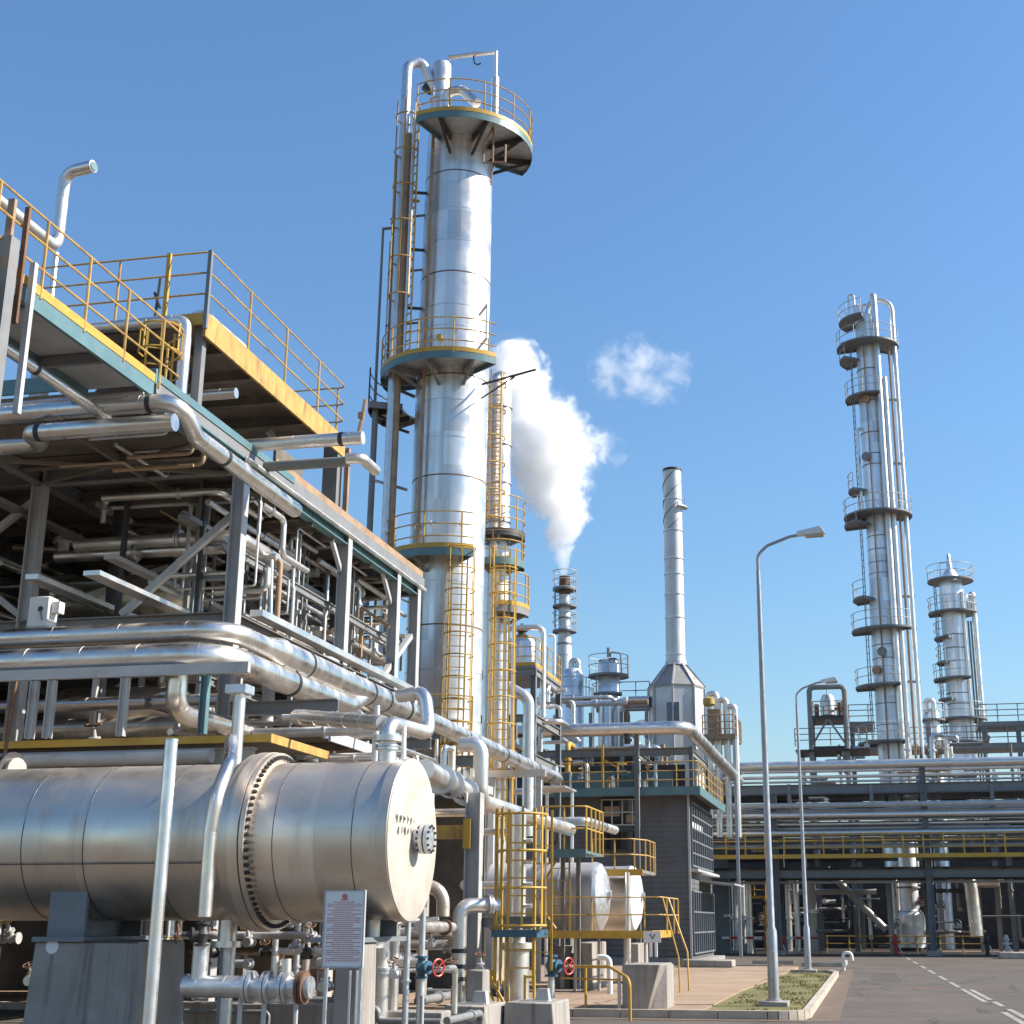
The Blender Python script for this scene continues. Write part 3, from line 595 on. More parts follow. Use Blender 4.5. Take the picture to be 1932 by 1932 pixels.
# lower platform: yellow channel frame
LY = 20.9; LZ = ZY(300, 1398, LY)
lp = t.part('lower_platform', MB().box(-20, -9.35, LY + .05, 23.1, LZ - .02, LZ + .03), DECK)
t.part('edge_channel', MB().bar((-20, LY, LZ), (-9.17, LY, LZ), .05, .12), YEL, lp)
t.part('edge_channel', MB().bar((-9.2, LY, LZ), (-9.2, 23.4, LZ), .05, .14), YELR, lp)
t.part('support_beam', MB().ibeam((-20, LY + .35, LZ - .25), (-9.6, LY + .35, LZ - .25), .2, .3), LGREY, lp)
PSY = 20.6; PSZ = ZY(300, 1265, PSY)
t.part('pipe_support', MB().bar((-20, PSY, PSZ), (XY(470, 1262, PSY), PSY, PSZ), .10, .17), LGREY)
for u in (62, 95, 233, 385):
    x = XY(u, 1330, PSY); t.part('hanger', MB().ibeam((x, PSY, LZ + .05), (x, PSY, PSZ - .1), .12, .12, .015, up=(1, 0, 0)), LGREY if u != 385 else TEAL)
for y in (23, 28.4, 31.8): t.part('bracket', MB().ibeam((SX0 + .1, y, 5.3), (-8.9, y, 5.3), .16, .24), GREY)
t.part('cable_tray', MB().box(-12.5, -12.2, 20.5, 27.6, 7.2, 7.28), CLADW)
t.part('cable_tray', MB().box(-10.75, -10.5, 23.2, 33.2, 7.0, 7.12), CLADW)
for x, z, y0, y1, m in ((-13.4, 8.15, 22.8, 33, LGREY), (-14.1, 7.5, 21.5, 32, CLADW), (-12.1, 8.9, 23, 33.2, GREY), (-16.2, 8.4, 22, 33, LGREY), (-15.5, 9.2, 20.5, 33, GREY), (-17.2, 7.6, 22, 33, LGREY), (-11.7, 7.9, 28.6, 33.2, LGREY)):
    t.part('cable_tray', MB().bar((x, y0, z), (x, y1, z), .24, .09), m)
for k in range(9):
    y = 23.7 + k * 1.08; x = -11.45 - .35 * (k % 3)
    t.part('trapeze_hanger', MB().bar((x, y, 7.0 + .5 * (k % 2)), (x, y, DZ - .3), .05, .05).bar((x - .7, y, 7.0 + .5 * (k % 2)), (x - .7, y, DZ - .3), .05, .05).bar((x - .8, y, 7.9 + .25 * (k % 3)), (x + .1, y, 7.9 + .25 * (k % 3)), .06, .08), LGREY if k % 2 else GREY)
for y in (28.4, 31.8): t.part('knee_brace', MB().bar((-11.05, y - .1, 9.1), (-11.05, y - .9, DZ - .25), .08, .1), LGREY)
for k in range(8):
    y = 24 + k * 1.2; t.part('gusset_plate', MB().box(-11.25, -10.98, y, y + .03, DZ - .5, DZ - .14), DECK)
for z, x in ((5.9, -11.6), (5.5, -12.6), (8.35, -11.35)): t.part('beam', MB().ibeam((x, 23.1, z), (x, 33.3, z), .1, .16), GREY)
for x in (-12., -13.6, -15.6, -17.): t.part('dropper', MB().bar((x, 23.6, 7.05), (x, 23.6, DZ - .3), .08, .1), DARK)

# junction box on the structure's front
jb = PY(82, 1160, 21.6)
t = T('junction_box', 'white box with a dark emblem hung on the front of the steel structure', 'box', jb)
t.part('cabinet', MB().box(jb.x - .17, jb.x + .21, jb.y - .2, jb.y + .1, jb.z - .25, jb.z + .28).bevel(.012), WHITE)
t.part('side_conduit', MB().box(jb.x + .22, jb.x + .36, jb.y - .12, jb.y + .05, jb.z + .0, jb.z + .2), WHITE)
t.part('hood', MB().prism8([(jb.x - .2, jb.y - .3, jb.z - .42), (jb.x + .2, jb.y - .3, jb.z - .42), (jb.x + .2, jb.y + .1, jb.z - .42), (jb.x - .2, jb.y + .1, jb.z - .42), (jb.x - .2, jb.y - .2, jb.z - .26), (jb.x + .3, jb.y - .2, jb.z - .26), (jb.x + .3, jb.y + .1, jb.z - .26), (jb.x - .2, jb.y + .1, jb.z - .26)]), WHITE)
t.part('emblem', MB().lathe((jb.x + .06, jb.y - .2, jb.z + .06), (0, -1, 0), [(0, .05), (.006, .05)], 12).bar((jb.x + .06, jb.y - .204, jb.z + .06), (jb.x + .12, jb.y - .204, jb.z - .14), .012, .06), INKB)

# things on the roof platform
c = V((XY(345, 590, 24), 24, RZ))
t = T('roof_vessel', 'white vessel with a hooped cage standing on the yellow railed roof platform', 'vessel', c)
t.part('body', MB().lathe(c, (0, 0, 1), [(0, .5), (.75, .5), (.9, .38), (.95, .1)], 20), WHITE)
t.part('neck', MB().cyl(c + V((-.55, -.2, 0)), c + V((-.55, -.2, 1.25)), .17, seg=12), CLADW)
t.part('cage', MB().ring(c + V((-.95, 0, 1.2)), .5, .02).ring(c + V((-.95, 0, .8)), .5, .02).cyl(c + V((-1.4, -.2, 0)), c + V((-1.4, -.2, 1.2)), .02, seg=5).cyl(c + V((-.6, -.35, 0)), c + V((-.6, -.35, 1.2)), .02, seg=5), TAN)
t.part('aerial', MB().tube([c + V((-.5, -.2, 1.2)), c + V((-.45, -.2, 2.2))], .03, 6).tube([c + V((-.55, -.2, 1.9)), c + V((-.4, -.2, 1.55))], .03, 6), DARK)
t = T('insulated_drum', 'short silver drum lying on the roof platform behind the railing', 'drum', (-11.7, 23, RZ))
t.part('body', MB().lathe((-11.75, 22.3, RZ + .4), (0, 1, 0), [(0, .1), (.02, .3), (1.5, .32), (1.52, .1)], 18), CLADW)
t.part('cradle', MB().box(-11.95, -11.5, 22.6, 22.8, RZ, RZ + .12).box(-11.95, -11.5, 23.3, 23.5, RZ, RZ + .12), GREY)
# ================================================================== large pipes on the left structure
y0 = 19.05; z1 = ZY(150, 772, y0); z2 = ZY(200, 803, y0 - .2); xe = XY(338, 765, y0)
pipe('silver pipe elbowing round the near deck corner of the steel structure', [(-20, y0, z1), (xe, y0, z1), (xe, y0 + .6, z2 + .02), (xe, 23.8, z2 - .02)], .145, CLAD, bend=.36, seg=16, band=1.4, collars=((0, .95), (2, .25)))
pipe('silver pipe just below the deck level elbow, with a rounded bend at its left', [(-16, y0 + .75, z2 + .15), (XY(30, 800, y0 - .1), y0 + .7, z2 + .12), (XY(55, 805, y0 - .12), y0 - .12, z2), (xe + .02, y0 - .12, z2)], .14, CLAD, bend=.3, seg=16, band=1.5, collars=((2, .08),))
pipe('bright pipe slanting under the walkway at the left edge', [(-11.55, 14, 9.5), (-11.55, 19.2, 9.42)], .085, CLAD, collars=((0, .6),))
yy = 20.92
pipe('pale square-cornered pipe under the yellow roof platform, bent straight down', [(XY(165, 620, yy), yy, ZY(165, 620, yy)), (XY(352, 609, yy), yy, ZY(165, 620, yy)), (XY(352, 609, yy), yy, 10.1)], .105, CLADW, bend=.18)
yy = 22.4
pipe('short silver pipe stub between the deck and the roof platform', [(-14, yy, ZY(400, 745, yy)), (XY(446, 742, yy), yy, ZY(400, 745, yy))], .1, CLADW)
yy = 23.3; zz = ZY(580, 833, yy)
t = pipe('silver capped pipe sticking out over the deck edge below the yellow fascia', [(-14, yy, zz), (XY(685, 828, yy), yy, zz)], .125, CLADW, seg=16, collars=((0, .92),))
xx = XY(681, 815, yy)
t.part('vent_rod', MB().tube([(xx - .05, yy, zz + .1), (xx + .02, yy, zz + .42), (xx + .06, yy, zz + .75)], .035, 6).box(xx - .06, xx + .04, yy - .04, yy + .04, zz + .38, zz + .5), TAN)
pipe('second pipe end under the capped pipe at the deck edge', [(-14, yy + .5, zz - .27), (XY(660, 852, yy + .5), yy + .5, zz - .27)], .1, GREY)
pipe('white pipe elbow at the tip of the deck edge under the capped pipe', [(XY(640, 850, yy), yy + .4, zz - .25), (XY(668, 848, yy), yy + .4, zz - .25), (XY(668, 848, yy), yy + 1.2, zz - .25)], .105, CLADW)
# vent stack with a bent top, upper left
yy = 25.; vx = XY(107, 470, yy); vz = ZY(100, 470, yy)
t = pipe('bent silver vent stack rising above the left walkway', [(vx, 19., vz), (vx, yy, vz), (vx, yy, ZY(116, 326, yy)), (XY(181, 318, yy), yy - .1, ZY(181, 318, yy))], .13, CLADW, bend=.3, seg=16, cat='vent stack', name='vent_stack', band=1.3)
a = V((XY(143, 323, yy), yy - .03, ZY(143, 323, yy))); b = V((XY(181, 318, yy), yy - .1, ZY(181, 318, yy)))
t.part('outlet_hood', MB().cyl(a, b, .142, seg=16), CLAD); t.part('outlet_rim', MB().cyl(b, b + (b - a).normalized() * .02, .11, seg=16), TEAL)
t.part('support_leg', MB().cyl((vx, yy, vz - .1), (vx, yy, 9.9), .06, seg=8), GALV)
# main pair of pipes at mid height
p1y, p1z, p1x = 21.0, ZY(215, 1197, 21.0), -10.1
t = pipe('long silver pipe turning the structure corner and running back towards the control building', [(-21, p1y, p1z), (p1x, p1y, p1z), (p1x, 22.4, p1z)], .17, CLAD, bend=.6, seg=18, band=1.2)
t.part('reducer', MB().lathe((p1x, 22.0, p1z), (0, 1, 0), [(0, .172), (.5, .172), (1.1, .265)], 20), CLAD)
t.part('thick_run', MB().tube([(p1x, 23.1, p1z - .02), (p1x, 30.0, p1z - .02)], .265, 20, band=1.2), CLAD)
t.part('far_run', MB().tube([(p1x, 29.9, p1z), (p1x, 46.2, p1z - .02)], .215, 18, band=1.4), CLAD)
for y, r in ((24.2, .275), (27.6, .275), (28.6, .275), (30.0, .285), (31.6, .225), (35, .225), (39, .225), (43, .225)): t.part('clamp_band', MB().cyl((p1x, y - .04, p1z - .01), (p1x, y + .04, p1z - .01), r, seg=20), DARK)
p2z = ZY(215, 1243, 20.8)
t = pipe('thickest silver pipe, bending round the corner below the long pipe', [(-21, 20.8, p2z), (p1x - .02, 20.8, p2z), (p1x - .02, 26.6, p2z + .02), (p1x - .01, 27.3, p1z - .12)], .225, CLAD, bend=.75, seg=20, band=1.0, collars=((1, .5),))
pipe('flat pale channel running along the top of the long pipe', [(p1x - .42, 22.4, p1z + .12), (p1x - .42, 44, p1z + .1)], .07, CLADW, seg=4)
# pipes hanging behind the pipe support
pipe('brown tinted pipe seen between the hangers under the pipe support', [(-21, 23.3, ZY(200, 1328, 23.3)), (XY(430, 1322, 23.3), 23.3, ZY(200, 1328, 23.3))], .125, CLAD, collars=((0, .8),))
pipe('fat shaded pipe low behind the hangers above the exchanger', [(-21, 24.6, ZY(250, 1375, 24.6)), (XY(430, 1375, 24.6), 24.6, ZY(250, 1375, 24.6))], .22, EXM)
ex = XY(333, 1300, 20.95)
pipe('silver downpipe with an elbow under the thickest pipe', [(ex, 20.95, p2z - .1), (ex, 20.95, ZY(333, 1342, 20.95)), (ex, 26, ZY(333, 1342, 20.95))], .17, CLAD, bend=.3, seg=16, band=.5)
ex = XY(450, 1350, 20.4)
t = pipe('thin vertical silver pipe with a square head at the platform corner', [(ex, 20.4, 2.2), (ex, 20.4, ZY(450, 1310, 20.4))], .095, CLADW)
t.part('head_box', MB().box(ex - .17, ex + .17, 20.22, 20.55, ZY(450, 1310, 20.4), ZY(450, 1300, 20.4) + .05), GALV)
pipe('rusty thin rod hanging at the left edge beside the pipe support', [(XY(30, 1290, 20.4), 20.4, ZY(30, 1285, 20.4)), (XY(8, 1430, 20.4), 20.4, ZY(12, 1430, 20.4))], .03, RUST)
pipe('dark pipe end poking in at the left edge above the exchanger', [(-14, 19.2, ZY(30, 1455, 19)), (XY(62, 1455, 19), 18.6, ZY(30, 1455, 19) - .02)], .17, EXM, collars=((0, .8),), flanges=((0, .93, DARK),))
pipe('pale tube hung under the yellow channel, over the exchanger', [(-20, 20.9, LZ - .25), (XY(400, 1425, 20.9), 20.9, LZ - .25)], .12, LGREY, band=0)

# ================================================================== exchanger
EY, EZ, ER = 18., 2.74, 1.03
XE = -5.85
t = T('heat_exchanger', 'huge horizontal metal clad heat exchanger with a bolted flange and flat pale end cover', 'heat exchanger', (-9, EY, 0))
fx = XY(461, 1585, EY - 1.1) - .135
A = (1, 0, 0); o = (0, EY, EZ)
t.part('shell', MB().lathe((-16, EY, EZ), A, [(0, ER * .99), (16 + fx - .26, ER * .99)], 96), EXM)
t.part('shell_flange', MB().lathe((fx - .27, EY, EZ), A, [(0, ER * 1.01), (0.0, ER * 1.07), (.06, ER * 1.09), (.065, ER * 1.11), (.16, ER * 1.115), (.165, ER * 1.13), (.33, ER * 1.13), (.335, ER * 1.0)], 96), EXM)
t.part('channel_flange', MB().lathe((fx + .075, EY, EZ), A, [(0, ER), (.001, ER * 1.12), (.06, ER * 1.12), (.061, ER * .96)], 96), EXM)
ch = t.part('channel', MB().lathe((fx + .13, EY, EZ), A, [(0, ER * .975), (.001, ER * .985), (XE - fx - .19, ER * .985)], 96), EXM)
t.part('rim_band', MB().lathe((XE - .16, EY, EZ), A, [(0, ER * .99), (.005, ER * 1.012), (.15, ER * 1.012), (.16, ER * .99)], 96), EXM)
cv = t.part('end_cover', MB().lathe((XE - .02, EY, EZ), A, [(0, ER), (.025, ER), (.03, ER * .985), (.05, ER * .6), (.055, .25)], 96), EXC)
nut = MB().lathe((0, 0, 0), A, [(0, .026), (.16, .026)], 6)
for k in range(72):
    a = 2 * pi * k / 72 + .02
    if cos(a) > -.05 and k % 1 == 0 and sin(a) < .9 or True:
        if -0.5 < math.atan2(-cos(a), sin(a)) or True:
            c = V((fx + .06, EY + sin(a) * ER * 1.06, EZ + cos(a) * ER * 1.06))
            if sin(a) > .35: continue
            t.part('flange_bolt', MB().lathe(c, A, [(0, .018), (.078, .018), (.079, .030), (.115, .030), (.116, .018), (.13, .016)], 6), DARK)
for x, rr in ((-10.86, .992), (-9.98, .992), (-8.9, .992)): t.part('seam_band', MB().lathe((x, EY, EZ), A, [(0, ER * rr), (.004, ER * (rr + .004)), (.010, ER * (rr + .004)), (.012, ER * rr)], 96), DARK)
for x in (XY(570, 1600, EY), XY(712, 1600, EY)): t.part('seam_band', MB().lathe((x, EY, EZ), A, [(0, ER * .986), (.004, ER * .990), (.010, ER * .990), (.012, ER * .986)], 96), DARK)
t.part('seam_strip', MB().bar((-16, EY - ER * .97, EZ - .32), (fx - .3, EY - ER * .97, EZ - .32), .012, .012), DARK)
nz = t.part('end_nozzle', MB().lathe((XE, EY, EZ), A, [(0, .14), (.12, .14), (.125, .19), (.175, .19), (.18, .14), (.19, .14), (.195, .19), (.245, .19), (.25, .05)], 24), GALV)
for k in range(12):
    a = 2 * pi * k / 12; c = V((XE + .09, EY + sin(a) * .165, EZ + cos(a) * .165)); t.part('nozzle_bolt', MB().lathe(c, A, [(0, .018), (.18, .018)], 6), DARK, nz)
# two rows of worn stencil strokes on the end cover (unreadable in the photo)
rnd = random.Random(5)
mb = MB()
for row, zz, n in ((0, .17, 6), (1, .02, 6)):
    for k in range(n):
        y = EY - .78 + k * .135 + row * .03; z = EZ + zz
        for j in range(3):
            if rnd.random() < .75: mb.box(XE + .034, XE + .0365, y + j * .028, y + j * .028 + rnd.uniform(.012, .022), z + rnd.uniform(0, .05), z + rnd.uniform(.07, .11))
t.part('lettering', mb, INKB, cv)
for x, w in ((XY(143, 1700, EY - .6), .26), (XY(655, 1700, EY - .6), .22)):
    mb = MB().box(x - w, x + w, EY - .78, EY - .72, 1.5, EZ - .45).box(x - w * .1, x + w * .1, EY - .72, EY + .7, 1.5, EZ - .9).box(x - w * 1.4, x + w * 1.4, EY - .95, EY + .9, 1.46, 1.52)
    mb.box(x - w, x + w * 1.2, EY + .6, EY + .66, 1.5, EZ - .5)
    t.part('saddle', mb, BLGREY)
# top and bottom nozzles
for x, z, s in ((XY(730, 1430, EY), 1, .12), (XY(700, 1740, EY), -1, .12), (XY(430, 1740, EY), -1, .12)):
    t.part('nozzle', MB().lathe((x, EY, EZ + z * ER * .9), (0, 0, z), [(0, s), (.35, s), (.351, s * 1.6), (.43, s * 1.6)], 16), CLADW)
def plinth(name, label, x0, x1, y0, y1, h, flare=.06, m=CONC, group=None):
    t = T(name, label, 'plinth', ((x0 + x1) / 2, (y0 + y1) / 2, 0), group)
    a, b = (x1 - x0) / 2, (y1 - y0) / 2
    t.part('block', MB().taper((x0 + x1) / 2, (y0 + y1) / 2, 0, h, a + flare, b + flare, a, b).bevel(.02), m)
    return t
t = plinth('concrete_plinth', 'large stained concrete plinth under the left end of the heat exchanger', XY(75, 1768, 17.2), XY(275, 1768, 17.2), 17.1, 18.3, 1.46, .06)
t.part('steel_shim', MB().box(XY(112, 1768, 17.2), XY(270, 1768, 17.2), 17.08, 18.25, 1.46, 1.475), DARK)
px_ = XY(100, 1778, 17.1); t.part('name_tag', MB().lathe((px_, 17.10, 1.40), (0, -1, 0), [(0, .09), (.012, .09)], 14), WHITE)
plinth('concrete_plinth', 'narrow concrete plinth in the shade under the exchanger behind the notice board', XY(640, 1800, 17.4), XY(690, 1800, 17.4), 17.3, 17.8, 1.46, .02)

# pole, bent pipe and sign in front of the exchanger
b = PY(287, 1932, 15.6); pt = ZY(322, 1398, 15.6); xp = XY(302, 1665, 15.6)
t = T('steel_pole', 'bright round steel pole standing in front of the heat exchanger', 'pole', (xp, 15.6, 0))
t.part('tube', MB().cyl((xp, 15.6, 0), (xp, 15.6, pt), .078, seg=20), mat('bright_tube', (.78, .78, .78), .3, .9, var=.06, scale=1.5, stain=(.3, .22, .15), stain_amt=.25, bump=.03))
t.part('cap', MB().lathe((xp, 15.6, pt), (0, 0, 1), [(0, .082), (.02, .082), (.03, .02)], 20), GALV)
t.part('base_plate', MB().box(xp - .2, xp + .2, 15.4, 15.8, 0, .03), GREY)
yy = 16.4
pts = [PY(437, 1395, yy + .9), PY(432, 1440, yy + .3), PY(409, 1500, yy - .1), PY(397, 1570, yy - .1), PY(386, 1730, yy - .1)]
t = pipe('dark silver pipe bending down in front of the exchanger shell to a black valve', pts, .085, CLAD, bend=.3, seg=14, band=1.2)
b = PY(382, 1762, yy - .1)
valve(b, .14, 'black flanged valve under the bent pipe beside the steel pole', DARK, RUST, (0, 0, 1), (-.8, -.6, 0), None)
zz = ZY(450, 1862, yy)
t = pipe('fat grey pipe with flanges lying low in front of the exchanger', [(XY(348, 1868, yy), yy, zz), (XY(588, 1855, yy), yy, zz)], .125, GALV, seg=16, band=.35, flanges=((0, .52), (0, .66), (0, .80), (0, .93, RUST)))
t.part('riser', MB().cyl((XY(376, 1830, yy), yy, zz), (XY(380, 1790, yy), yy, zz + .5), .1, seg=14), GALV)
t.part('branch', MB().cyl((XY(540, 1850, yy), yy, zz), (XY(540, 1820, yy), yy, zz + .32), .06, seg=12).cyl((XY(520, 1850, yy), yy, zz), (XY(520, 1810, yy), yy, zz + .35), .035, seg=10), CLADW)
for u in (455, 500, 560): t.part('support_leg', MB().cyl((XY(u, 1870, yy), yy, 0), (XY(u, 1870, yy), yy, zz), .03, seg=8), LGREY)
yy = 15.9
x0, x1 = XY(612, 1750, yy), XY(686, 1750, yy); z0, z1 = ZY(650, 1824, yy), ZY(650, 1681, yy)
t = T('notice_board', 'white notice board with lines of small red print on two grey posts', 'sign', ((x0 + x1) / 2, yy, 0))
pn = t.part('panel', MB().box(x0, x1, yy - .012, yy + .012, z0, z1).bevel(.004), WHITE)
t.part('frame', MB().box(x0 - .012, x0, yy - .02, yy + .02, z0 - .01, z1 + .01).box(x1, x1 + .012, yy - .02, yy + .02, z0 - .01, z1 + .01).box(x0, x1, yy - .02, yy + .02, z1, z1 + .012).box(x0, x1, yy - .02, yy + .02, z0 - .012, z0), LGREY)
rnd = random.Random(11); w = x1 - x0; hh = z1 - z0; mb = MB()
for k in range(30):
    z = z1 - hh * (.155 + .8 * k / 30); full = k % 4 != 3; a = .07 if full else .25; e = .93 if full else .75; u = a
    if k in (0, 5, 12, 21): u, e = .2, .7
    while u < e:
        l = rnd.uniform(.02, .075); mb.box(x0 + w * u, x0 + w * min(u + l, .94), yy - .0145, yy - .0125, z, z + hh * rnd.uniform(.009, .013)); u += l + .014
t.part('lettering', mb, INK, pn)
cxm = (x0 + x1) / 2; t.part('emblem', MB().lathe((cxm, yy - .0125, z1 - hh * .075), (0, -1, 0), [(0, .033), (.003, .033)], 16).box(cxm - .05, cxm + .05, yy - .0155, yy - .0125, z1 - hh * .125, z1 - hh * .112), INK, pn)
for f in (.08, .95): t.part('post', MB().bar((x0 + w * f, yy + .035, 0), (x0 + w * f, yy + .035, z0 + .4), .035, .035), GALV)
for f in (.48, .66): t.part('stay', MB().cyl((x0 + w * f, yy + .3, .1), (x0 + w * f, yy + .3, z0 - .05), .014, seg=6), GALV)

# exchanger outlet and neighbours
xx = XY(730, 1400, EY); zt = ZY(742, 1362, EY)
pipe('silver outlet pipe rising from the exchanger and stepping up through two elbows', [(xx, EY, EZ + ER * .9), (xx, EY, zt), (XY(797, 1385, EY + 1.0), EY + 1.3, ZY(797, 1385, EY + 1.3)), (XY(797, 1385, EY + 1.3), EY + 1.35, ZY(797, 1305, EY + 1.3)), (XY(755, 1305, EY + 1.6), EY + 1.6, ZY(797, 1305, EY + 1.3))], .102, CLADW, bend=.2, seg=16, band=.45, flanges=((0, .45),))
pipe('grey pipe running level into the exchanger outlet', [(XY(560, 1352, 20), 20, ZY(560, 1352, 20)), (xx - .1, EY + .1, zt)], .11, CLAD, band=.5)
pipe('thin white riser beside the exchanger outlet', [(XY(762, 1430, EY + .3), EY + .3, 3.6), (XY(762, 1370, EY + .3), EY + .3, ZY(762, 1370, EY + .3))], .035, WHITE)
yy = 26.5
pts = [(p1x, yy - 1.5, p1z - .3), (XY(905, 1405, yy), yy, p1z - .35), (XY(905, 1405, yy), yy, ZY(905, 1508, yy)), (XY(985, 1540, yy + 4), yy + 3.5, ZY(985, 1535, yy + 3.5)), (XY(1010, 1560, yy + 7), yy + 6, ZY(1010, 1555, yy + 6))]
pipe('white pipe dropping through an elbow off the long pipe, right of the exchanger cover', [(XY(868, 1405, yy), yy, ZY(868, 1405, yy)), (XY(908, 1405, yy), yy, ZY(868, 1405, yy)), (XY(908, 1405, yy), yy, ZY(905, 1512, yy)), (XY(908, 1405, yy) + .1, yy + 8, ZY(905, 1512, yy) - .05)], .15, CLADW, bend=.28, seg=16, band=.7)
t = pipe('silver pipe with heavy flanges just behind the exchanger end cover', [(XY(800, 1452, 22), 22, ZY(800, 1452, 22)), (XY(885, 1500, 26), 26, ZY(885, 1498, 26))], .17, CLADW, seg=16, band=.6, flanges=((0, .35), (0, .55), (0, .9)))
# steel frame right of the exchanger
t = T('pipe_stand', 'grey column and yellow cross arm supporting pipes right of the exchanger cover', 'support', (XY(890, 1700, 25), 25, 0))
xc = XY(892, 1700, 25)
t.part('column', MB().ibeam((xc, 25, 0), (xc, 25, 3.95), .28, .28, .025, up=(1, 0, 0)), LGREY)
t.part('column', MB().ibeam((xc + .4, 26.4, 0), (xc + .4, 26.4, 3.7), .22, .22, .025, up=(1, 0, 0)), LGREY)
zz = ZY(850, 1570, 25); t.part('cross_arm', MB().bar((xc - .7, 25, zz), (xc - .15, 25, zz), .16, .24), YELR)
t.part('gusset', MB().box(xc - .15, xc - .02, 24.8, 24.86, zz - .3, zz + .22), YEL)
zz = ZY(850, 1740, 25); t.part('cross_beam', MB().ibeam((xc - 2.5, 25.2, zz), (xc + 1.2, 25.2, zz), .16, .2), GREY)

# striped riser
yy = 24.; xx = XY(866, 1800, yy); zt = ZY(868, 1708, yy)
t = pipe('white riser pipe with dark bands and a rounded elbow beside the blue valve', [(xx, yy, .35), (xx, yy, zt), (xx + .55, yy + .45, zt)], .125, CLADW, bend=.2, seg=16, band=0, flanges=((1, .75),))
for z in (.75, .95, 1.2): t.part('painted_band', MB().cyl((xx, yy, z), (xx, yy, z + .07), .129, seg=16), DARK)
pipe('level pinkish pipe joining the banded riser from the exchanger', [(XY(790, 1748, 20.5), 20.5, ZY(790, 1748, 20.5)), (xx - .1, yy, ZY(850, 1750, yy))], .085, CLADW, band=.8, flanges=((0, .7, RUST),))

# small valves and pipes low beside the exchanger
v1 = PY(795, 1825, 19.6); valve(v1, .15, 'blue gate valve with a red handwheel below the exchanger end cover', BLUE, RED, (0, 0, 1), (.9, -.45, 0))
pipe('grey stand pipe carrying the blue valve under the exchanger cover', [(v1.x, v1.y, 0), (v1.x, v1.y, v1.z - .15)], .055, GALV)
pipe('slim pipe from the blue valve up to the exchanger', [(v1.x, v1.y, v1.z + .15), (v1.x, v1.y, 1.9)], .045, GALV)
pipe('thin grey post in front of the blue valve', [(v1.x + .15, v1.y - .4, 0), (v1.x + .15, v1.y - .4, .75)], .03, LGREY)
v2 = PY(1040, 1822, 27.6); valve(v2, .2, 'blue gate valve with a red handwheel in front of the small tanks', BLUE, RED, (0, 0, 1), (.9, -.45, 0))
pipe('grey stand pipe under the blue valve by the caged ladder', [(v2.x, v2.y, 0), (v2.x, v2.y, v2.z - .15)], .07, GALV)
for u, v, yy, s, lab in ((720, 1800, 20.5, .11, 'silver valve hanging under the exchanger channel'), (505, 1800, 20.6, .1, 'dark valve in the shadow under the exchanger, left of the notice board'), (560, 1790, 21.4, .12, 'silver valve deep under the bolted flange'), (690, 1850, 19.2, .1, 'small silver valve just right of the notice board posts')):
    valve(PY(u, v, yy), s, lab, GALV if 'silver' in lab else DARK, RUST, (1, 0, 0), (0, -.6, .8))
for u, yy, z1, r, lab in ((720, 20.5, 2.0, .12, 'white drain leg under the exchanger channel'), (745, 20.8, 2.0, .06, 'thin white drain pipe right of the drain leg'), (768, 19.4, 1.8, .045, 'thin pipe left of the blue valve under the end cover'), (430, 18.2, 1.8, .1, 'grey leg under the bolted flange'), (560, 22, 2.0, .05, 'slender pipe glinting under the exchanger middle')):
    xx = XY(u, 1800, yy); pipe(lab, [(xx, yy, .05), (xx, yy, z1)], r, CLADW if 'white' in lab else GALV, band=.5, flanges=((0, .5),))
pipe('cross pipe under the exchanger channel behind the notice board', [(XY(600, 1815, 20.7), 20.7, ZY(600, 1815, 20.7)), (XY(800, 1812, 20.7), 20.7, ZY(600, 1815, 20.7))], .07, CLADW, flanges=((0, .6), (0, .85)))
for i, (u0, u1, v, yy, lab) in enumerate(((325, 620, 1893, 20.2, 'long low concrete sleeper in shade left of the notice board'), (690, 835, 1908, 20.6, 'low concrete sleeper right of the notice board'), (60, 250, 1905, 22, 'low concrete sleeper deep in the shade at the left edge'))):
    z = ZY((u0 + u1) / 2, v, yy); x0, x1 = XY(u0, v, yy), XY(u1, v, yy); solo('concrete_sleeper', MB().box(x0, x1, yy, yy + .45, 0, max(.1, z)).bevel(.02), CONC, lab, 'concrete block', ((x0 + x1) / 2, yy, 0))
# concrete footings at the bottom edge
for (u0, u1, v0, yy, lab) in ((838, 925, 1893, 22.6, 'square concrete footing under the banded riser'), (952, 1052, 1887, 23.6, 'square concrete footing under the caged ladder')):
    x0, x1 = XY(u0, v0, yy), XY(u1, v0, yy); z = ZY(u0, v0 + 4, yy); t = plinth('concrete_footing', lab, x0, x1 - .08, yy, yy + 1.3, z, .02)
    t.part('anchor_plate', MB().box((x0 + x1) / 2 - .25, (x0 + x1) / 2 + .2, yy + .3, yy + .8, z, z + .025), GALV)
    t.part('anchor_box', MB().taper((x0 + x1) / 2 + .1, yy + .45, z, z + .2, .12, .1, .09, .08), LGREY)
xx = XY(900, 1860, 23); t = plinth('concrete_pillar', 'short pale concrete pillar beside the banded riser', XY(884, 1800, 23.4), XY(916, 1800, 23.4), 23.3, 23.7, .95, .01)

for k, (u, v, y, s) in enumerate(((590, 1772, 19.5, .1), (470, 1778, 19.8, .11), (530, 1830, 19.2, .09), (745, 1838, 19.8, .1), (20, 1770, 20, .14), (60, 1850, 20.5, .12), (850, 1790, 25, .13), (330, 1800, 19.6, .11))):
    valve(PY(u, v, y), s, 'small flanged valve among many catching light under the heat exchanger', (GALV, LGREY, CLADW)[k % 3], (RUST, YEL, RUST)[k % 3], ((1, 0, 0), (0, 1, 0))[k % 2], (0, -.5, .9), 'small valves under the heat exchanger')
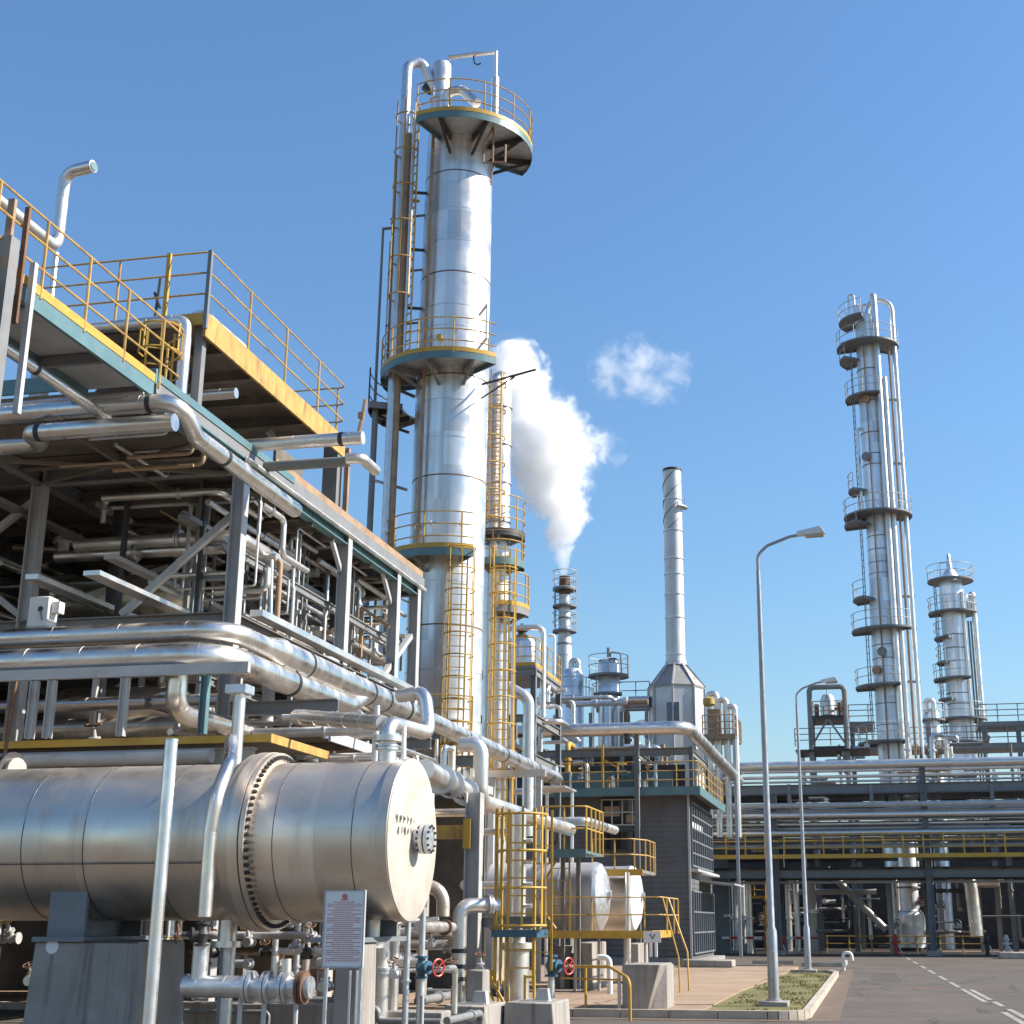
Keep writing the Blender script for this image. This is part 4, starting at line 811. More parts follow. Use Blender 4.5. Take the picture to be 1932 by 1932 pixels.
# ================================================================== pipework filling the shaded interior
rnd = random.Random(21)
STUFF = {}
def clutter(n, box, name_label, group, mats, rr=(.03, .12), dirs='xyz', Lr=(1.5, 6), cat='pipe', stuff=False, kind='process_pipe'):
    x0, x1, y0, y1, z0, z1 = box
    for k in range(n):
        p = V((rnd.uniform(x0, x1), rnd.uniform(y0, y1), rnd.uniform(z0, z1))); r = rnd.uniform(*rr); d = rnd.choice(dirs); L = rnd.uniform(*Lr)
        def cl(q): return V((min(max(q.x, x0), x1), min(max(q.y, y0), y1), min(max(q.z, z0), z1)))
        ax = {'x': V((1, 0, 0)), 'y': V((0, 1, 0)), 'z': V((0, 0, 1))}
        pts = [p, cl(p + ax[d] * L)]
        d2 = rnd.choice([q for q in 'xyz' if q != d]); pts.append(cl(pts[-1] + ax[d2] * rnd.choice((-1, 1)) * L * rnd.uniform(.25, .7)))
        if rnd.random() < .5: pts.append(cl(pts[-1] + ax[d] * rnd.uniform(.4, 1.6)))
        pts = [q for i, q in enumerate(pts) if i == 0 or (q - pts[i - 1]).length > .15]
        if len(pts) < 2: continue
        if stuff:      # far off, past the 300 nearest: gathered into one object
            m = rnd.choice(mats); mb = STUFF.setdefault(m, MB()); mb.tube(pts, r, 9, bend=r * 2.4, band=1.0 if r > .06 else 0)
            if r > .05:
                c = pts[0].lerp(pts[1], .5); e = (pts[1] - pts[0]).normalized(); mb.cyl(c - e * r * .4, c + e * r * .4, r * 1.5, seg=12)
            continue
        pipe(name_label, pts, r, rnd.choice(mats), band=1.0 if r > .06 else 0, group=group, seg=12, cat=cat, name=kind, flanges=((0, rnd.uniform(.3, .7)),) if r > .05 else ())
clutter(46, (-19, -11.5, 23.6, 33.6, 7.2, 9.4), 'silver pipe among many in the shaded upper bay of the steel structure', 'pipes inside the upper bay', (CLAD, CLADW, GALV, EXM, LGREY), (.03, .15))
clutter(40, (-17, -10.6, 23.4, 33.6, 4.7, 6.8), 'silver pipe among many in the shaded middle bay of the steel structure', 'pipes inside the middle bay', (CLAD, CLADW, GALV, EXM, LGREY), (.03, .14))
clutter(48, (-13.2, -11.15, 23.3, 33.4, 5.0, 9.6), 'thin sunlit conduit among many along the open side of the steel structure', 'thin pipes along the open side', (CLADW, GALV, CLADW, LGREY, CLAD, TAN), (.02, .065), Lr=(.8, 4), kind='conduit', cat='conduit')
clutter(34, (-18, -11.6, 22.6, 33.4, 7.2, 9.6), 'slender conduit among many running deep under the brown deck', 'slender pipes under the deck', (CLADW, GALV, LGREY, CLAD, LGREY), (.025, .08), Lr=(2, 8), dirs='yyyxz', kind='conduit', cat='conduit')
for k in range(26):
    x, y = rnd.uniform(-14.4, -11.2), rnd.uniform(23.3, 33.2); z0 = rnd.choice((4.5, 5.2, 7.05)); h = rnd.uniform(1.2, 2.6)
    solo('pipe_support', MB().bar((x, y, z0), (x, y, z0 + h), .09, .09).bar((x, y, z0 + h), (x + rnd.choice((-1, 1)) * .7, y, z0 + h - rnd.choice((0, .5))), .07, .07), rnd.choice((LGREY, GREY, LGREY, TAN)), 'slender steel pipe support among many inside the steel structure', 'support', (x, y, z0), 'pipe supports inside the structure')
clutter(22, (-10.5, -5.8, 19.2, 21.5, .1, 1.75), 'thin pipe among many catching light under the heat exchanger', 'thin pipes under the exchanger', (CLADW, GALV, WHITE, LGREY, GREY), (.02, .06), Lr=(.5, 2), kind='conduit', cat='conduit')
clutter(9, (-14, -11.1, 19.7, 22.8, 9.2, 9.75), 'thin conduit strung under the overhanging front deck', 'conduits under the front deck', (LGREY, CLADW, TAN), (.02, .05), Lr=(1, 3), dirs='xy', kind='conduit', cat='conduit')
clutter(44, (-15, -7.2, 19.6, 30, .2, 3.9), 'pipe among many in the dark ground bay behind and under the exchanger', 'pipes in the ground bay', (CLAD, GALV, EXM, GREY, DARK), (.03, .13), Lr=(1, 4))
clutter(22, (-12, -8.0, 21.6, 27, 3.9, 5.2), 'silver pipe among many crowded just above the exchanger', 'pipes above the exchanger', (CLAD, GALV, EXM), (.03, .09), dirs='xy')
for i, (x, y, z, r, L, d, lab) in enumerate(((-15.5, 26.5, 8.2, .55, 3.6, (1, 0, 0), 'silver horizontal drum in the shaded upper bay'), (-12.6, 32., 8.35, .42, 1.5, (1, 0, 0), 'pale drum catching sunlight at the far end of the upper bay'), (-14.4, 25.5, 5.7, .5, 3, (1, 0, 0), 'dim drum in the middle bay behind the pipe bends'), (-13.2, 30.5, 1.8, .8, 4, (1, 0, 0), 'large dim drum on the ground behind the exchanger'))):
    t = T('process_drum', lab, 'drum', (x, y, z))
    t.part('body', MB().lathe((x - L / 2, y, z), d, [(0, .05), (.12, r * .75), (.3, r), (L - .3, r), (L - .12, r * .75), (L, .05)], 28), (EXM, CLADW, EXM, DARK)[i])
    for f in (.25, .75): t.part('saddle', MB().box(x - L / 2 + L * f - .1, x - L / 2 + L * f + .1, y - r * .8, y + r * .8, z - r * 1.35, z - r * .6), GREY)
for k in range(9):
    p = V((rnd.uniform(-15, -11.5), rnd.uniform(23.5, 31), rnd.choice((7.35, 7.6, 4.8, 5.1)))); valve(p, rnd.uniform(.12, .2), 'flanged valve among others in the shaded bays of the steel structure', rnd.choice((GALV, DARK, LGREY)), RUST, rnd.choice(((1, 0, 0), (0, 1, 0))), (0, -.3, 1), 'valves inside the steel structure')
for k in range(9):
    p = V((rnd.uniform(-10.5, -6.5), rnd.uniform(19.5, 25), rnd.uniform(.5, 1.5))); valve(p, rnd.uniform(.09, .15), 'flanged valve among others in the dark ground bay under the exchanger', rnd.choice((GALV, DARK, LGREY)), RUST, rnd.choice(((1, 0, 0), (0, 1, 0))), (0, -.3, 1), 'valves under the exchanger')
# ================================================================== caged ladder and vertical vessel
yy = 24.6; xc = XY(981, 1650, yy)
t = T('guard_cage', 'yellow ladder cage round a white vertical pipe, on the footing left of the small tanks', 'ladder cage', (xc, yy, 0))
zb, zt = ZY(980, 1752, yy), ZY(980, 1526, yy)
ladder(t, (xc, yy + .1, zb - .95), zt, 285, m=YEL, cage=zb + .05, hoop=.62, r=.024, cr=.43)
ladder(t, (xc + .34, yy + .35, .9), zt, 270, w=.3, m=YEL, r=.018)
for dx in (-.40, -.3, .28): t.part('guard_bar', MB().bar((xc + dx, yy - .1, zb - .9), (xc + dx, yy - .1, zt), .05, .05), YEL)
t.part('landing', MB().box(xc - .42, xc + .38, yy - .3, yy + .55, zb - .14, zb - .02), BLUE)
t.part('stair_rail', MB().tube([(xc - .55, yy - .2, .95), (xc - .2, yy - .35, .45), (xc + .05, yy - .4, .1)], .025, 6).tube([(xc - .55, yy - .2, .7), (xc - .2, yy - .35, .2)], .02, 6).cyl((xc - .5, yy - .2, .2), (xc - .5, yy - .2, .95), .025).cyl((xc - .28, yy - .3, .1), (xc - .28, yy - .3, .75), .02).cyl((xc - .08, yy - .38, 0), (xc - .08, yy - .38, .65), .02).cyl((xc + .2, yy - .38, .1), (xc + .2, yy - .38, .85), .025).cyl((xc + .36, yy - .38, .1), (xc + .36, yy - .38, .85), .025).cyl((xc + .2, yy - .38, .82), (xc + .36, yy - .38, .82), .025), YEL)
xv = XY(972, 1650, 25.2)
t = T('vertical_vessel', 'slim white upright vessel inside the yellow ladder cage', 'vessel', (xv, 25.4, 0))
t.part('shell', MB().lathe((xv, 25.4, .3), (0, 0, 1), [(0, .1), (.05, .22), (.9, .22), (.95, .3), (1.05, .3), (1.06, .15), (3.3, .15), (3.35, .05)], 20), CLADW)
t.part('skirt', MB().cyl((xv, 25.4, 0), (xv, 25.4, .32), .2, seg=16), DARK)
for k in range(5): t.part('nozzle', MB().cyl((xv, 25.4, 1.6 + k * .38), (xv + .3, 25.3, 1.6 + k * .38), .035, seg=8), GALV)
pipe('thick yellow pipe stub entering from the left of the caged ladder', [(xc - 1.0, 24.6, .82), (xc - .45, 24.6, .82)], .09, YEL, band=0)

# ================================================================== pair of small tanks
def small_tank(label, xr, L, y, z, r, m):
    t = T('horizontal_tank', label, 'tank', (xr - L / 2, y, z - r)); 
    t.part('shell', MB().lathe((xr - L, y, z), (1, 0, 0), [(0, .1), (.18, r * .8), (.32, r), (L - .42, r), (L - .4, r * 1.012), (L - .3, r * 1.012)], 40), m)
    t.part('end_head', MB().lathe((xr - .3, y, z), (1, 0, 0), [(0, r * 1.012), (.1, r * .97), (.22, r * .72), (.28, r * .4), (.3, .02)], 40), WHITE if m is CLADW else GALV)
    for f in (.35, .75): t.part('seam_band', MB().cyl((xr - L * f - .015, y, z), (xr - L * f + .015, y, z), r * 1.008, seg=40), GALV)
    t.part('manhole', MB().cyl((xr - .15, y - .1, z + .05), (xr + .08, y - .1, z + .05), .12, seg=14), GALV)
    return t
ty = 37.; tz = ZY(1100, 1692, ty); tr = .86
T1 = small_tank('small silver horizontal tank with a yellow hooped ladder at its left, beside the wedge wall', XY(1149, 1690, ty), 3.4, ty, tz, tr, STKM)
T2 = small_tank('small silver horizontal tank with a sunlit white end, behind the other small tank', XY(1212, 1690, 40.5), 3.6, 40.5, ZY(1190, 1695, 40.5), .88, CLADW)
x0 = XY(1034, 1690, ty - 1)
ladder(T1, (XY(1056, 1690, 35.5), 35.6, 1.5), 3.3, 270, m=YELR, cage=None)
T1.part('hoop', MB().tube([(x0 + .25, 35.8, 1.55), (x0, 35.7, 1.9), (x0, 35.7, 2.75), (x0 + .25, 35.8, 3.2)], .03, 6, bend=.2), YELR)
t = T('tank_platform', 'yellow edged access platform running in front of the small tanks', 'platform', (XY(1120, 1760, 35), 35, 0))
yy = 35.; zp = ZY(1120, 1759, yy); xa, xb = XY(1018, 1760, yy), XY(1226, 1760, yy)
t.part('deck', MB().box(xa, xb, yy, yy + .8, zp - .04, zp), DECK)
t.part('edge_channel', MB().bar((xa, yy - .03, zp - .05), (xb, yy - .03, zp - .05), .05, .18), YEL)
t.part('edge_channel', MB().bar((xb + .03, yy, zp - .05), (xb + .03, yy + 3.4, zp - .05), .05, .18), YEL)
railing(t, [(xa, yy, zp), (xb + .3, yy, zp), (xb + .3, yy + 3., zp)], YELR, .82, 1.3, .018, mids=1)
t.part('stair_rail', MB().tube([(xb + .3, yy + .2, zp + .8), (xb + .7, yy - .1, .9), (xb + .72, yy - .1, .1)], .022, 6).tube([(xb + .3, yy + 1.2, zp + .8), (xb + .8, yy + .8, 1.0), (xb + .82, yy + .8, .1)], .022, 6), YEL)
for u in (1085, 1130, 1180, 1218): t.part('support_leg', MB().cyl((XY(u, 1800, yy + .4), yy + .4, .1), (XY(u, 1800, yy + .4), yy + .4, zp - .05), .04, seg=8), LGREY)
t.part('white_post', MB().bar((XY(1228, 1800, yy), yy, .9), (XY(1228, 1800, yy), yy, zp - .1), .06, .06).bar((XY(1238, 1800, yy), yy, .9), (XY(1238, 1800, yy), yy, zp - .1), .06, .06), WHITE)
sx = XY(1229, 1763, yy - .2)
t = T('small_sign', 'small white sign with a black arrow mark at the corner of the tank platform', 'sign', (sx, yy - .15, zp - .4))
pn = t.part('panel', MB().box(sx - .2, sx + .22, yy - .17, yy - .15, zp - .23, zp + .03), WHITE)
t.part('mark', MB().bar((sx - .04, yy - .173, zp - .04), (sx + .02, yy - .173, zp - .15), .004, .025).bar((sx + .08, yy - .173, zp - .04), (sx + .02, yy - .173, zp - .15), .004, .025), INKB, pn)
for i, (u0, u1, v0, v1, yy, d, lab) in enumerate(((1086, 1118, 1778, 1863, 36.1, 1.9, 'concrete tank plinth with a sunlit right side, in front of the nearer small tank'), (1040, 1075, 1785, 1860, 37., 1.5, 'shaded concrete plinth under the left end of the nearer tank'), (1182, 1205, 1780, 1850, 39.7, 1.7, 'concrete plinth under the farther small tank'))):
    plinth('tank_plinth', lab, XY(u0, 1800, yy), XY(u1, 1800, yy), yy, yy + d, ZY(u0, v0, yy), .01)
xw0, xw1 = XY(1174, 1860, 28.), XY(1222, 1860, 28.); zw = ZY(1200, 1820, 28.)
t = T('concrete_wall', 'grey wedge shaped concrete wall with a sunlit sloping end at the yard corner', 'wall', ((xw0 + xw1) / 2, 28.4, 0))
t.part('wall_block', MB().prism8([(xw0, 28, .1), (xw1, 28, .1), (xw1 + .02, 29.6, .1), (xw0, 29.6, .1), (xw0, 28, zw), (xw1 + .24, 28, zw), (xw1 + .26, 29.6, zw), (xw0, 29.6, zw)]).bevel(.012), CONC)
t.part('buttress', MB().prism8([(xw1 - .05, 28.3, .1), (xw1 + .3, 28.5, .1), (xw1 + .3, 29.5, .1), (xw1, 29.6, .1), (xw1 + .2, 28.3, zw - .02), (xw1 + .3, 28.5, zw - .02), (xw1 + .3, 29.5, zw - .02), (xw1 + .2, 29.6, zw - .02)]), CONC)
t.part('end_post', MB().bar((xw0 - .05, 27.95, .1), (xw0 - .05, 27.95, .75), .06, .06), LGREY)
yy = 26.4
t = T('handrail', 'yellow tubular handrail bent down to the kerb in front of the concrete wedge wall', 'handrail', (XY(1190, 1900, yy), yy, 0))
t.part('top_rail', MB().tube([(XY(1065, 1824, 28.6), 28.8, ZY(1065, 1824, 28.6)), (XY(1150, 1824, 27), 27., ZY(1160, 1824, 27)), (XY(1188, 1847, yy), yy, ZY(1188, 1847, yy)), (XY(1189, 1932, yy), yy, 0)], .03, 8, bend=.2), YEL)
t.part('mid_rail', MB().tube([(XY(1055, 1846, 28.6), 28.8, ZY(1055, 1846, 28.6)), (XY(1176, 1848, 27), 26.8, ZY(1176, 1848, 27))], .02, 6), YELR)
t.part('post', MB().cyl((XY(1105, 1870, 28), 28, 0), (XY(1105, 1870, 28), 28, ZY(1105, 1824, 28)), .025, seg=8), YEL)
pipe('white goose neck pipe on the yard between the tank plinth and the wedge wall', [(XY(1128, 1806, 34), 34, ZY(1128, 1806, 34)), (XY(1150, 1806, 34), 34, ZY(1128, 1806, 34)), (XY(1151, 1855, 34), 34, .1)], .065, WHITE, bend=.2, band=0)

# platforms over the tanks
yy = 34.; zq = ZY(1070, 1605, yy); xa, xb = XY(1022, 1600, yy), XY(1106, 1600, yy)
t = T('upper_platform', 'teal edged platform with yellow rails above the left end of the small tanks', 'platform', ((xa + xb) / 2, yy, 0))
t.part('deck', MB().box(xa, xb, yy, yy + 2.2, zq - .06, zq), TEAL); t.part('edge_channel', MB().bar((xa, yy - .02, zq - .06), (xb, yy - .02, zq - .06), .05, .2), TEAL)
railing(t, [(xa, yy, zq), (xa + .55, yy, zq), (xb - .25, yy, zq), (xb, yy + .1, zq), (xb, yy + 2.2, zq)], YEL, 1.05, .55, .02, mids=1)
for x in (xa + .1, xa + .5): t.part('leg', MB().bar((x, yy + 2.0, 0), (x, yy + 2.0, zq - .06), .1, .1), GREY)
yy = 37.2; zq = ZY(1160, 1645, yy); xa, xb = XY(1112, 1600, yy), XY(1208, 1600, yy)
t = T('upper_platform', 'yellow railed platform above the farther small tank, in front of the control building wall', 'platform', ((xa + xb) / 2, yy, 0))
t.part('deck', MB().box(xa, xb, yy + .4, yy + 2.6, zq - .02, zq + .06), GREY); t.part('edge_channel', MB().bar((xa, yy + .38, zq), (xb, yy + .38, zq), .05, .16), YEL)
railing(t, [(xa, yy + .4, zq + .06), (xb - .3, yy + .4, zq + .06), (xb, yy + 1.2, zq + .06), (xb, yy + 2.6, zq + .06)], YELR, .8, .6, .018, mids=1)
t.part('leg', MB().cyl((XY(1181, 1700, yy), yy + .3, .1), (XY(1181, 1700, yy), yy + .3, zq), .07, seg=12), CLADW)
yy = 36.; zz = ZY(1080, 1550, yy)
pipe('white pipe with a bent closed end above the small tanks', [(XY(1035, 1550, yy), yy, zz), (XY(1106, 1550, yy), yy, zz), (XY(1143, 1567, yy + 2), yy + 3.4, zz - .02)], .115, CLADW, bend=.18, seg=14, collars=((1, .6),))
t = T('pipe_trestle', 'grey trestle with a pale cap carrying the far end of the long pipe', 'support', (-10.1, 40, 0))
for x in (-10.7, -9.3): t.part('leg', MB().bar((x, 40.2, 0), (x, 40.2, 5.75), .16, .16), LGREY)
t.part('cap_beam', MB().bar((-10.9, 40.2, 5.85), (-9.1, 40.2, 5.85), .2, .2), CLADW); t.part('shelf', MB().box(-9.9, -8.9, 42, 43.7, 5.6, 5.66), CLADW)
for x, y in ((-9.0, 43.5), (-9.8, 43.5)): t.part('leg', MB().cyl((x, y, 0), (x, y, 5.6), .05, seg=8), CLADW)

# ================================================================== control building
BY, BX = 57.7, -7.15; BZ = 6.75
t = T('control_building', 'dark grey block building with a teal edged roof deck and glazed right side', 'building', (-12, BY, 0))
t.part('wall', MB().box(-19, BX - 2.0, BY + .25, 66, 0, BZ), WALL)
t.part('pilaster', MB().box(BX - 1.95, BX, BY, 66, 0, BZ - .002), WALL)
t.part('plinth_course', MB().box(-18, BX + .03, BY - .05, BY + .3, 0, .35), CONC)
t.part('corner_trim', MB().bar((BX + .02, BY - .02, .3), (BX + .02, BY - .02, BZ - .02), .09, .09), LGREY)
for lab, v0, v1, lit in (('upper', 1508, 1556, 1), ('lower', 1568, 1603, 0)):
    za, zb_ = ZY(1170, v1, BY), ZY(1170, v0, BY); xa, xb = XY(1134, 1530, BY), XY(1212, 1530, BY)
    w = t.part('window', MB().box(xa, xb, BY + .17, BY + .24, za, zb_), GLASS)
    mb = MB()
    for f in (0, .25, .5, .75, 1): mb.box(xa + (xb - xa) * f - .025, xa + (xb - xa) * f + .025, BY + .12, BY + .2, za, zb_)
    for f in ((0, .5, 1) if lit else (0, 1)): mb.box(xa, xb, BY + .125, BY + .195, za + (zb_ - za) * f - .025, za + (zb_ - za) * f + .025)
    t.part('window_frame', mb, LGREY if lit else DARK, w)
    if lit: t.part('blind', MB().box(xa + .1, xa + .75, BY + .155, BY + .165, za + .35, za + .75).box(xb - .7, xb - .1, BY + .155, BY + .165, za + .1, za + .4), TAN, w)
# glazed right side
def glazing(y0, y1, z0, z1, ny, nz):
    g = t.part('window', MB().box(BX - .02, BX + .05, y0, y1, z0, z1), GLASS); mb = MB()
    for k in range(ny + 1): y = y0 + (y1 - y0) * k / ny; mb.box(BX + .05, BX + .12, y - .045, y + .045, z0, z1)
    for k in range(nz + 1): z = z0 + (z1 - z0) * k / nz; mb.box(BX + .052, BX + .115, y0, y1, z - .03, z + .03)
    t.part('window_frame', mb, BLGREY, g); return g
g = glazing(BY + .4, 65.6, 3.9, 6.4, 9, 5); t.part('blind', MB().box(BX + .06, BX + .075, BY + .5, 62, 5.35, 5.65), WHITE, g)
glazing(BY + .4, 65.6, .5, 2.9, 10, 3)
t.part('ledge', MB().box(BX, BX + .35, BY + .1, 66, 3.66, 3.76), LGREY)
cn = t.part('canopy', MB().prism8([(BX, 61, 3.35), (BX + 1.5, 61, 3.2), (BX + 1.5, 65.5, 3.2), (BX, 65.5, 3.35), (BX, 61, 3.42), (BX + 1.5, 61, 3.26), (BX + 1.5, 65.5, 3.26), (BX, 65.5, 3.42)]), LGREY)
t.part('step', MB().box(BX + .1, BX + .6, BY, 65, 0, .3), CONC)
t.part('roof_deck', MB().box(-19.5, BX + .55, BY - .75, 67, BZ + .02, BZ + .1), DECK)
t.part('fascia', MB().bar((-19.5, BY - .78, BZ + .02), (BX + .58, BY - .78, BZ + .02), .05, .34), TEAL)
t.part('fascia', MB().bar((BX + .58, BY - .8, BZ + .02), (BX + .58, 67, BZ + .02), .05, .34), TEAL)
RD = BZ + .1
railing(t, [(-13.5, BY - .7, RD), (BX + .5, BY - .7, RD), (BX + .5, 66.9, RD)], YELR, 1.1, 1.2, .025, mids=2)
fr = t.part('roof_frame', MB().ibeam((-15, BY + .6, 8.5), (BX + .2, BY + .6, 8.5), .18, .3), GREY)
for x in (-13.4, -11.5, -9.4, BX + .1):
    for y in (BY + .6, 64): t.part('roof_post', MB().ibeam((x, y, RD), (x, y, 8.7 if x > -9 else 8.4), .16, .16, .015, up=(1, 0, 0)), BLGREY)
for x in (-13.4, -9.4, BX + .1): t.part('roof_beam', MB().ibeam((x, BY + .7, 8.45), (x, 64, 8.45), .16, .26), GREY)
t.part('roof_panel', MB().box(-13.3, -8.0, BY + 1.8, BY + 1.9, RD, RD + 1.0), TEAL)
t.part('roof_panel', MB().box(-16, -7.6, 60.6, 60.7, RD, 8.2), DARK)  # dark sheet added for the dark depth behind the roof gear
t.part('brace', MB().bar((-10.6, BY - .3, RD), (-10.6, BY - .3, RD + 1.9), .09, .09).bar((-10.6, BY - .3, RD + 1.3), (-9.9, BY - .3, RD + .9), .06, .06), YEL)
rnd = random.Random(8)
for k in range(12):
    x = rnd.uniform(-13, -7.6); y = BY + rnd.uniform(.2, 1.5); h = rnd.uniform(.5, 1.4)
    if k % 3 == 0: valve((x, y, RD + .7), rnd.uniform(.14, .22), 'small valve among the gear on the control building roof', rnd.choice((GALV, TEAL)), YEL, (1, 0, 0), (0, -.3, 1), 'roof gear valves')
    else: pipe('short pipe standing among the gear on the control building roof', [(x, y, RD), (x, y, RD + h), (x + rnd.uniform(-.8, .8), y, RD + h)], rnd.uniform(.05, .12), rnd.choice((CLADW, YELR, GALV, CLAD)), group='roof gear pipes', band=0)
clutter(26, (-14, -7.6, 58.6, 63, RD, 9.2), 'pipe in the crowded gear on the control building roof', 'roof pipes', (CLADW, GALV, LGREY, TAN, YEL, TEAL), (.04, .13), Lr=(.6, 2.2), stuff=True)
yy = 56.3; zz = ZY(1200, 1375, yy)
t = pipe('long silver pipe crossing above the control building roof and elbowing back to the pipe rack', [(XY(938, 1378, yy), yy, zz), (XY(1296, 1372, yy), yy, zz), (XY(1296, 1372, yy) + .02, 79.2, zz)], .27, CLAD, bend=.6, seg=20, band=1.35)
for x in (-15, -12.4, -9.4): t.part('pipe_shoe', MB().box(x - .08, x + .08, yy - .2, yy + .2, zz - .45, zz - .24), DARK)
for x in (-13.2, -9.0): 
    solo('pipe_post', MB().ibeam((x, yy, 0), (x, yy, zz - .27), .18, .18, .02, up=(1, 0, 0)), GREY, 'grey steel post carrying the long pipe in front of the control building' + ('' if x < -10 else ' near its corner'), 'post', (x, yy, 0))

# ================================================================== vessel on a steel stand, right of the tall column
yy = 50.; 
def Xv(u, v=1250): return XY(u, v, yy)
def Zv(v, u=980): return ZY(u, v, yy)
t = T('vessel_stand', 'dark grey steel stand with yellow rails carrying a white round vessel', 'steel structure', (Xv(985), yy, 0))
zp = Zv(1256)
t.part('deck', MB().box(Xv(915), Xv(1010), yy, yy + 4.5, zp - .12, zp), GREY)
for x in (Xv(918), Xv(1006)):
    for y in (yy + .1, yy + 4.4): t.part('post', MB().ibeam((x, y, 0), (x, y, zp - .1), .2, .2, .02, up=(1, 0, 0)), BLGREY)
for v in (1258, 1345, 1420): t.part('beam', MB().ibeam((Xv(900), yy, Zv(v) - .2), (Xv(1012), yy, Zv(v) - .2), .16, .28), GREY); t.part('beam', MB().ibeam((Xv(1008), yy, Zv(v) - .2), (Xv(1008), yy + 4.5, Zv(v) - .2), .16, .28), GREY)
t.part('brace', MB().bar((Xv(1006), yy + .2, Zv(1340)), (Xv(1006), yy + 4.3, zp - .2), .1, .1), GREY)
railing(t, [(Xv(915), yy, zp), (Xv(1010), yy, zp), (Xv(1010), yy + 4.5, zp)], YELR, 1.05, 1.0, .022, toe=YEL)
t2 = T('round_vessel', 'white round vessel with a rusty rim on the grey steel stand', 'vessel', (Xv(964), yy + 1.5, zp))
t2.part('shell', MB().lathe((Xv(966), yy + 1.5, zp), (0, 0, 1), [(0, .4), (.1, .56), (1.1, .56), (1.3, .42), (1.36, .34)], 26), CLADW)
t2.part('rim', MB().cyl((Xv(966), yy + 1.5, zp + 1.34), (Xv(966), yy + 1.5, zp + 1.40), .4, seg=24), TAN)
t2.part('agitator', MB().lathe((Xv(966), yy + 1.5, zp + 1.4), (0, 0, 1), [(0, .16), (.2, .16), (.21, .24), (.3, .24), (.31, .08), (.5, .06)], 12), DARK)
pipe('pale pipe arching over the round vessel and down its right side', [(Xv(920), yy + 1.2, Zv(1172)), (Xv(1011), yy + 1.2, Zv(1172)), (Xv(1011), yy + 1.2, Zv(1345))], .115, CLADW, bend=.3, seg=14)
pipe('fat pale pipe dropping in a broad bend right of the tall column', [(XY(905, 1268, 47.5), 47.5, ZY(905, 1268, 47.5)), (XY(936, 1283, 47.5), 47.5, ZY(936, 1283, 47.5)), (XY(998, 1318, 47.5), 47.5, ZY(998, 1318, 47.5)), (XY(998, 1318, 47.5), 47.5, 4.5)], .2, CLADW, bend=.45, seg=18, flanges=((1, .12, DARK),), band=.8)
pipe('thin white bent pole on the right of the steel stand', [(Xv(1012), yy + 2, Zv(1180)), (Xv(1024), yy + 2, Zv(1182)), (Xv(1024), yy + 2, Zv(1256))], .05, WHITE, band=0)
clutter(12, (Xv(905), Xv(1040), yy + .5, yy + 5, 3.5, zp - .5), 'pipe among several inside the grey steel stand by the tall column', 'pipes in the vessel stand', (CLADW, CLAD, GALV, DARK), (.05, .16), Lr=(1, 3))
# ================================================================== chimney with steam, small towers, heater
def far_platform(t, c, z, r0, r1, a0=0, a1=360, h=1.1): return platform(t, c, z, r0, r1, a0, a1, BLGREY, railm=LGREY, toe=None, nb=0, far=True, r=.026, under=BLGREY, h=h)
yy = 82.
def X(u, v=1300): return XY(u, v, yy)
def Z(v, u=1100): return ZY(u, v, yy)
cx = X(1065, 1250); c = (cx, yy)
t = T('smoking_chimney', 'slim grey chimney with three ring platforms, white steam pouring from its top', 'chimney', (cx, yy, 0)); zt = Z(1088, 1064)
t.part('shaft', MB().lathe((cx, yy, 0), (0, 0, 1), [(0, .55), (Z(1260), .5), (Z(1180), .36), (zt - 1.2, .34)], 24), STKM)
t.part('tip', MB().lathe((cx, yy, zt - 1.2), (0, 0, 1), [(0, .35), (1.2, .33), (1.201, .28), (.9, .27)], 24, c1=False), RUST)
for v in (1110, 1142, 1189): far_platform(t, c, Z(v), .34, .72)
for v in (1165, 1214, 1237): t.part('seam_band', MB().cyl((cx, yy, Z(v) - .05), (cx, yy, Z(v) + .05), .46 if v > 1200 else .4, seg=20), GREY)
ladder(t, (cx - .55, yy - .2, Z(1189)), Z(1105), 200, m=DARK, r=.03)
def tower(label, u, v0, v1, r, plats, y, m=TOWM, top=True, tops='dome'):
    x = XY(u, v1, y); t = T('process_tower', label, 'column', (x, y, 0)); zt = ZY(u, v0, y)
    t.part('shell', MB().lathe((x, y, 0), (0, 0, 1), [(0, r), (zt - r * .8, r), (zt - r * .3, r * .75), (zt, r * .2)], 28), m)
    for v, R, a0, a1 in plats: far_platform(t, (x, y), ZY(u, v, y), r, R, a0, a1)
    return t, x
t, x = tower('short silver tower with a capped pipe top just right of the smoking chimney', 1081, 1258, 1370, .62, ((1318, 1.05, 250, 400),), 78.)
t.part('top_pipe', MB().tube([(x - .1, 78, 12), (x - .1, 78, ZY(1080, 1246, 78)), (x + .3, 78, ZY(1080, 1246, 78)), (x + .3, 78, 13.5)], .17, 10, bend=.3), GALV)
t, x = tower('short silver tower crowded with pipes and a ring platform, left of the heater', 1149, 1240, 1365, .62, ((1275, 1.15, 0, 360), (1310, .95, 150, 330)), 78.)
z = ZY(1148, 1240, 78); t.part('top_pipe', MB().tube([(x, 78, z - .3), (x, 78, z + .55)], .1, 8).tube([(x + .1, 78, z), (x + .1, 78, z + .3), (x + .7, 78, z + .2), (x + .75, 78, z - 1.0)], .05, 8, bend=.15).ring((x - .3, 78, z - .2), .25, .05).ring((x + .3, 77.6, z - .2), .2, .06), GREY)
for k in range(4): t.part('side_pipe', MB().cyl((x - .8 + k * .5, 77.3, 8.), (x - .8 + k * .5, 77.3, ZY(1148, 1300 + 9 * k, 78)), .09, seg=8), CLADW)
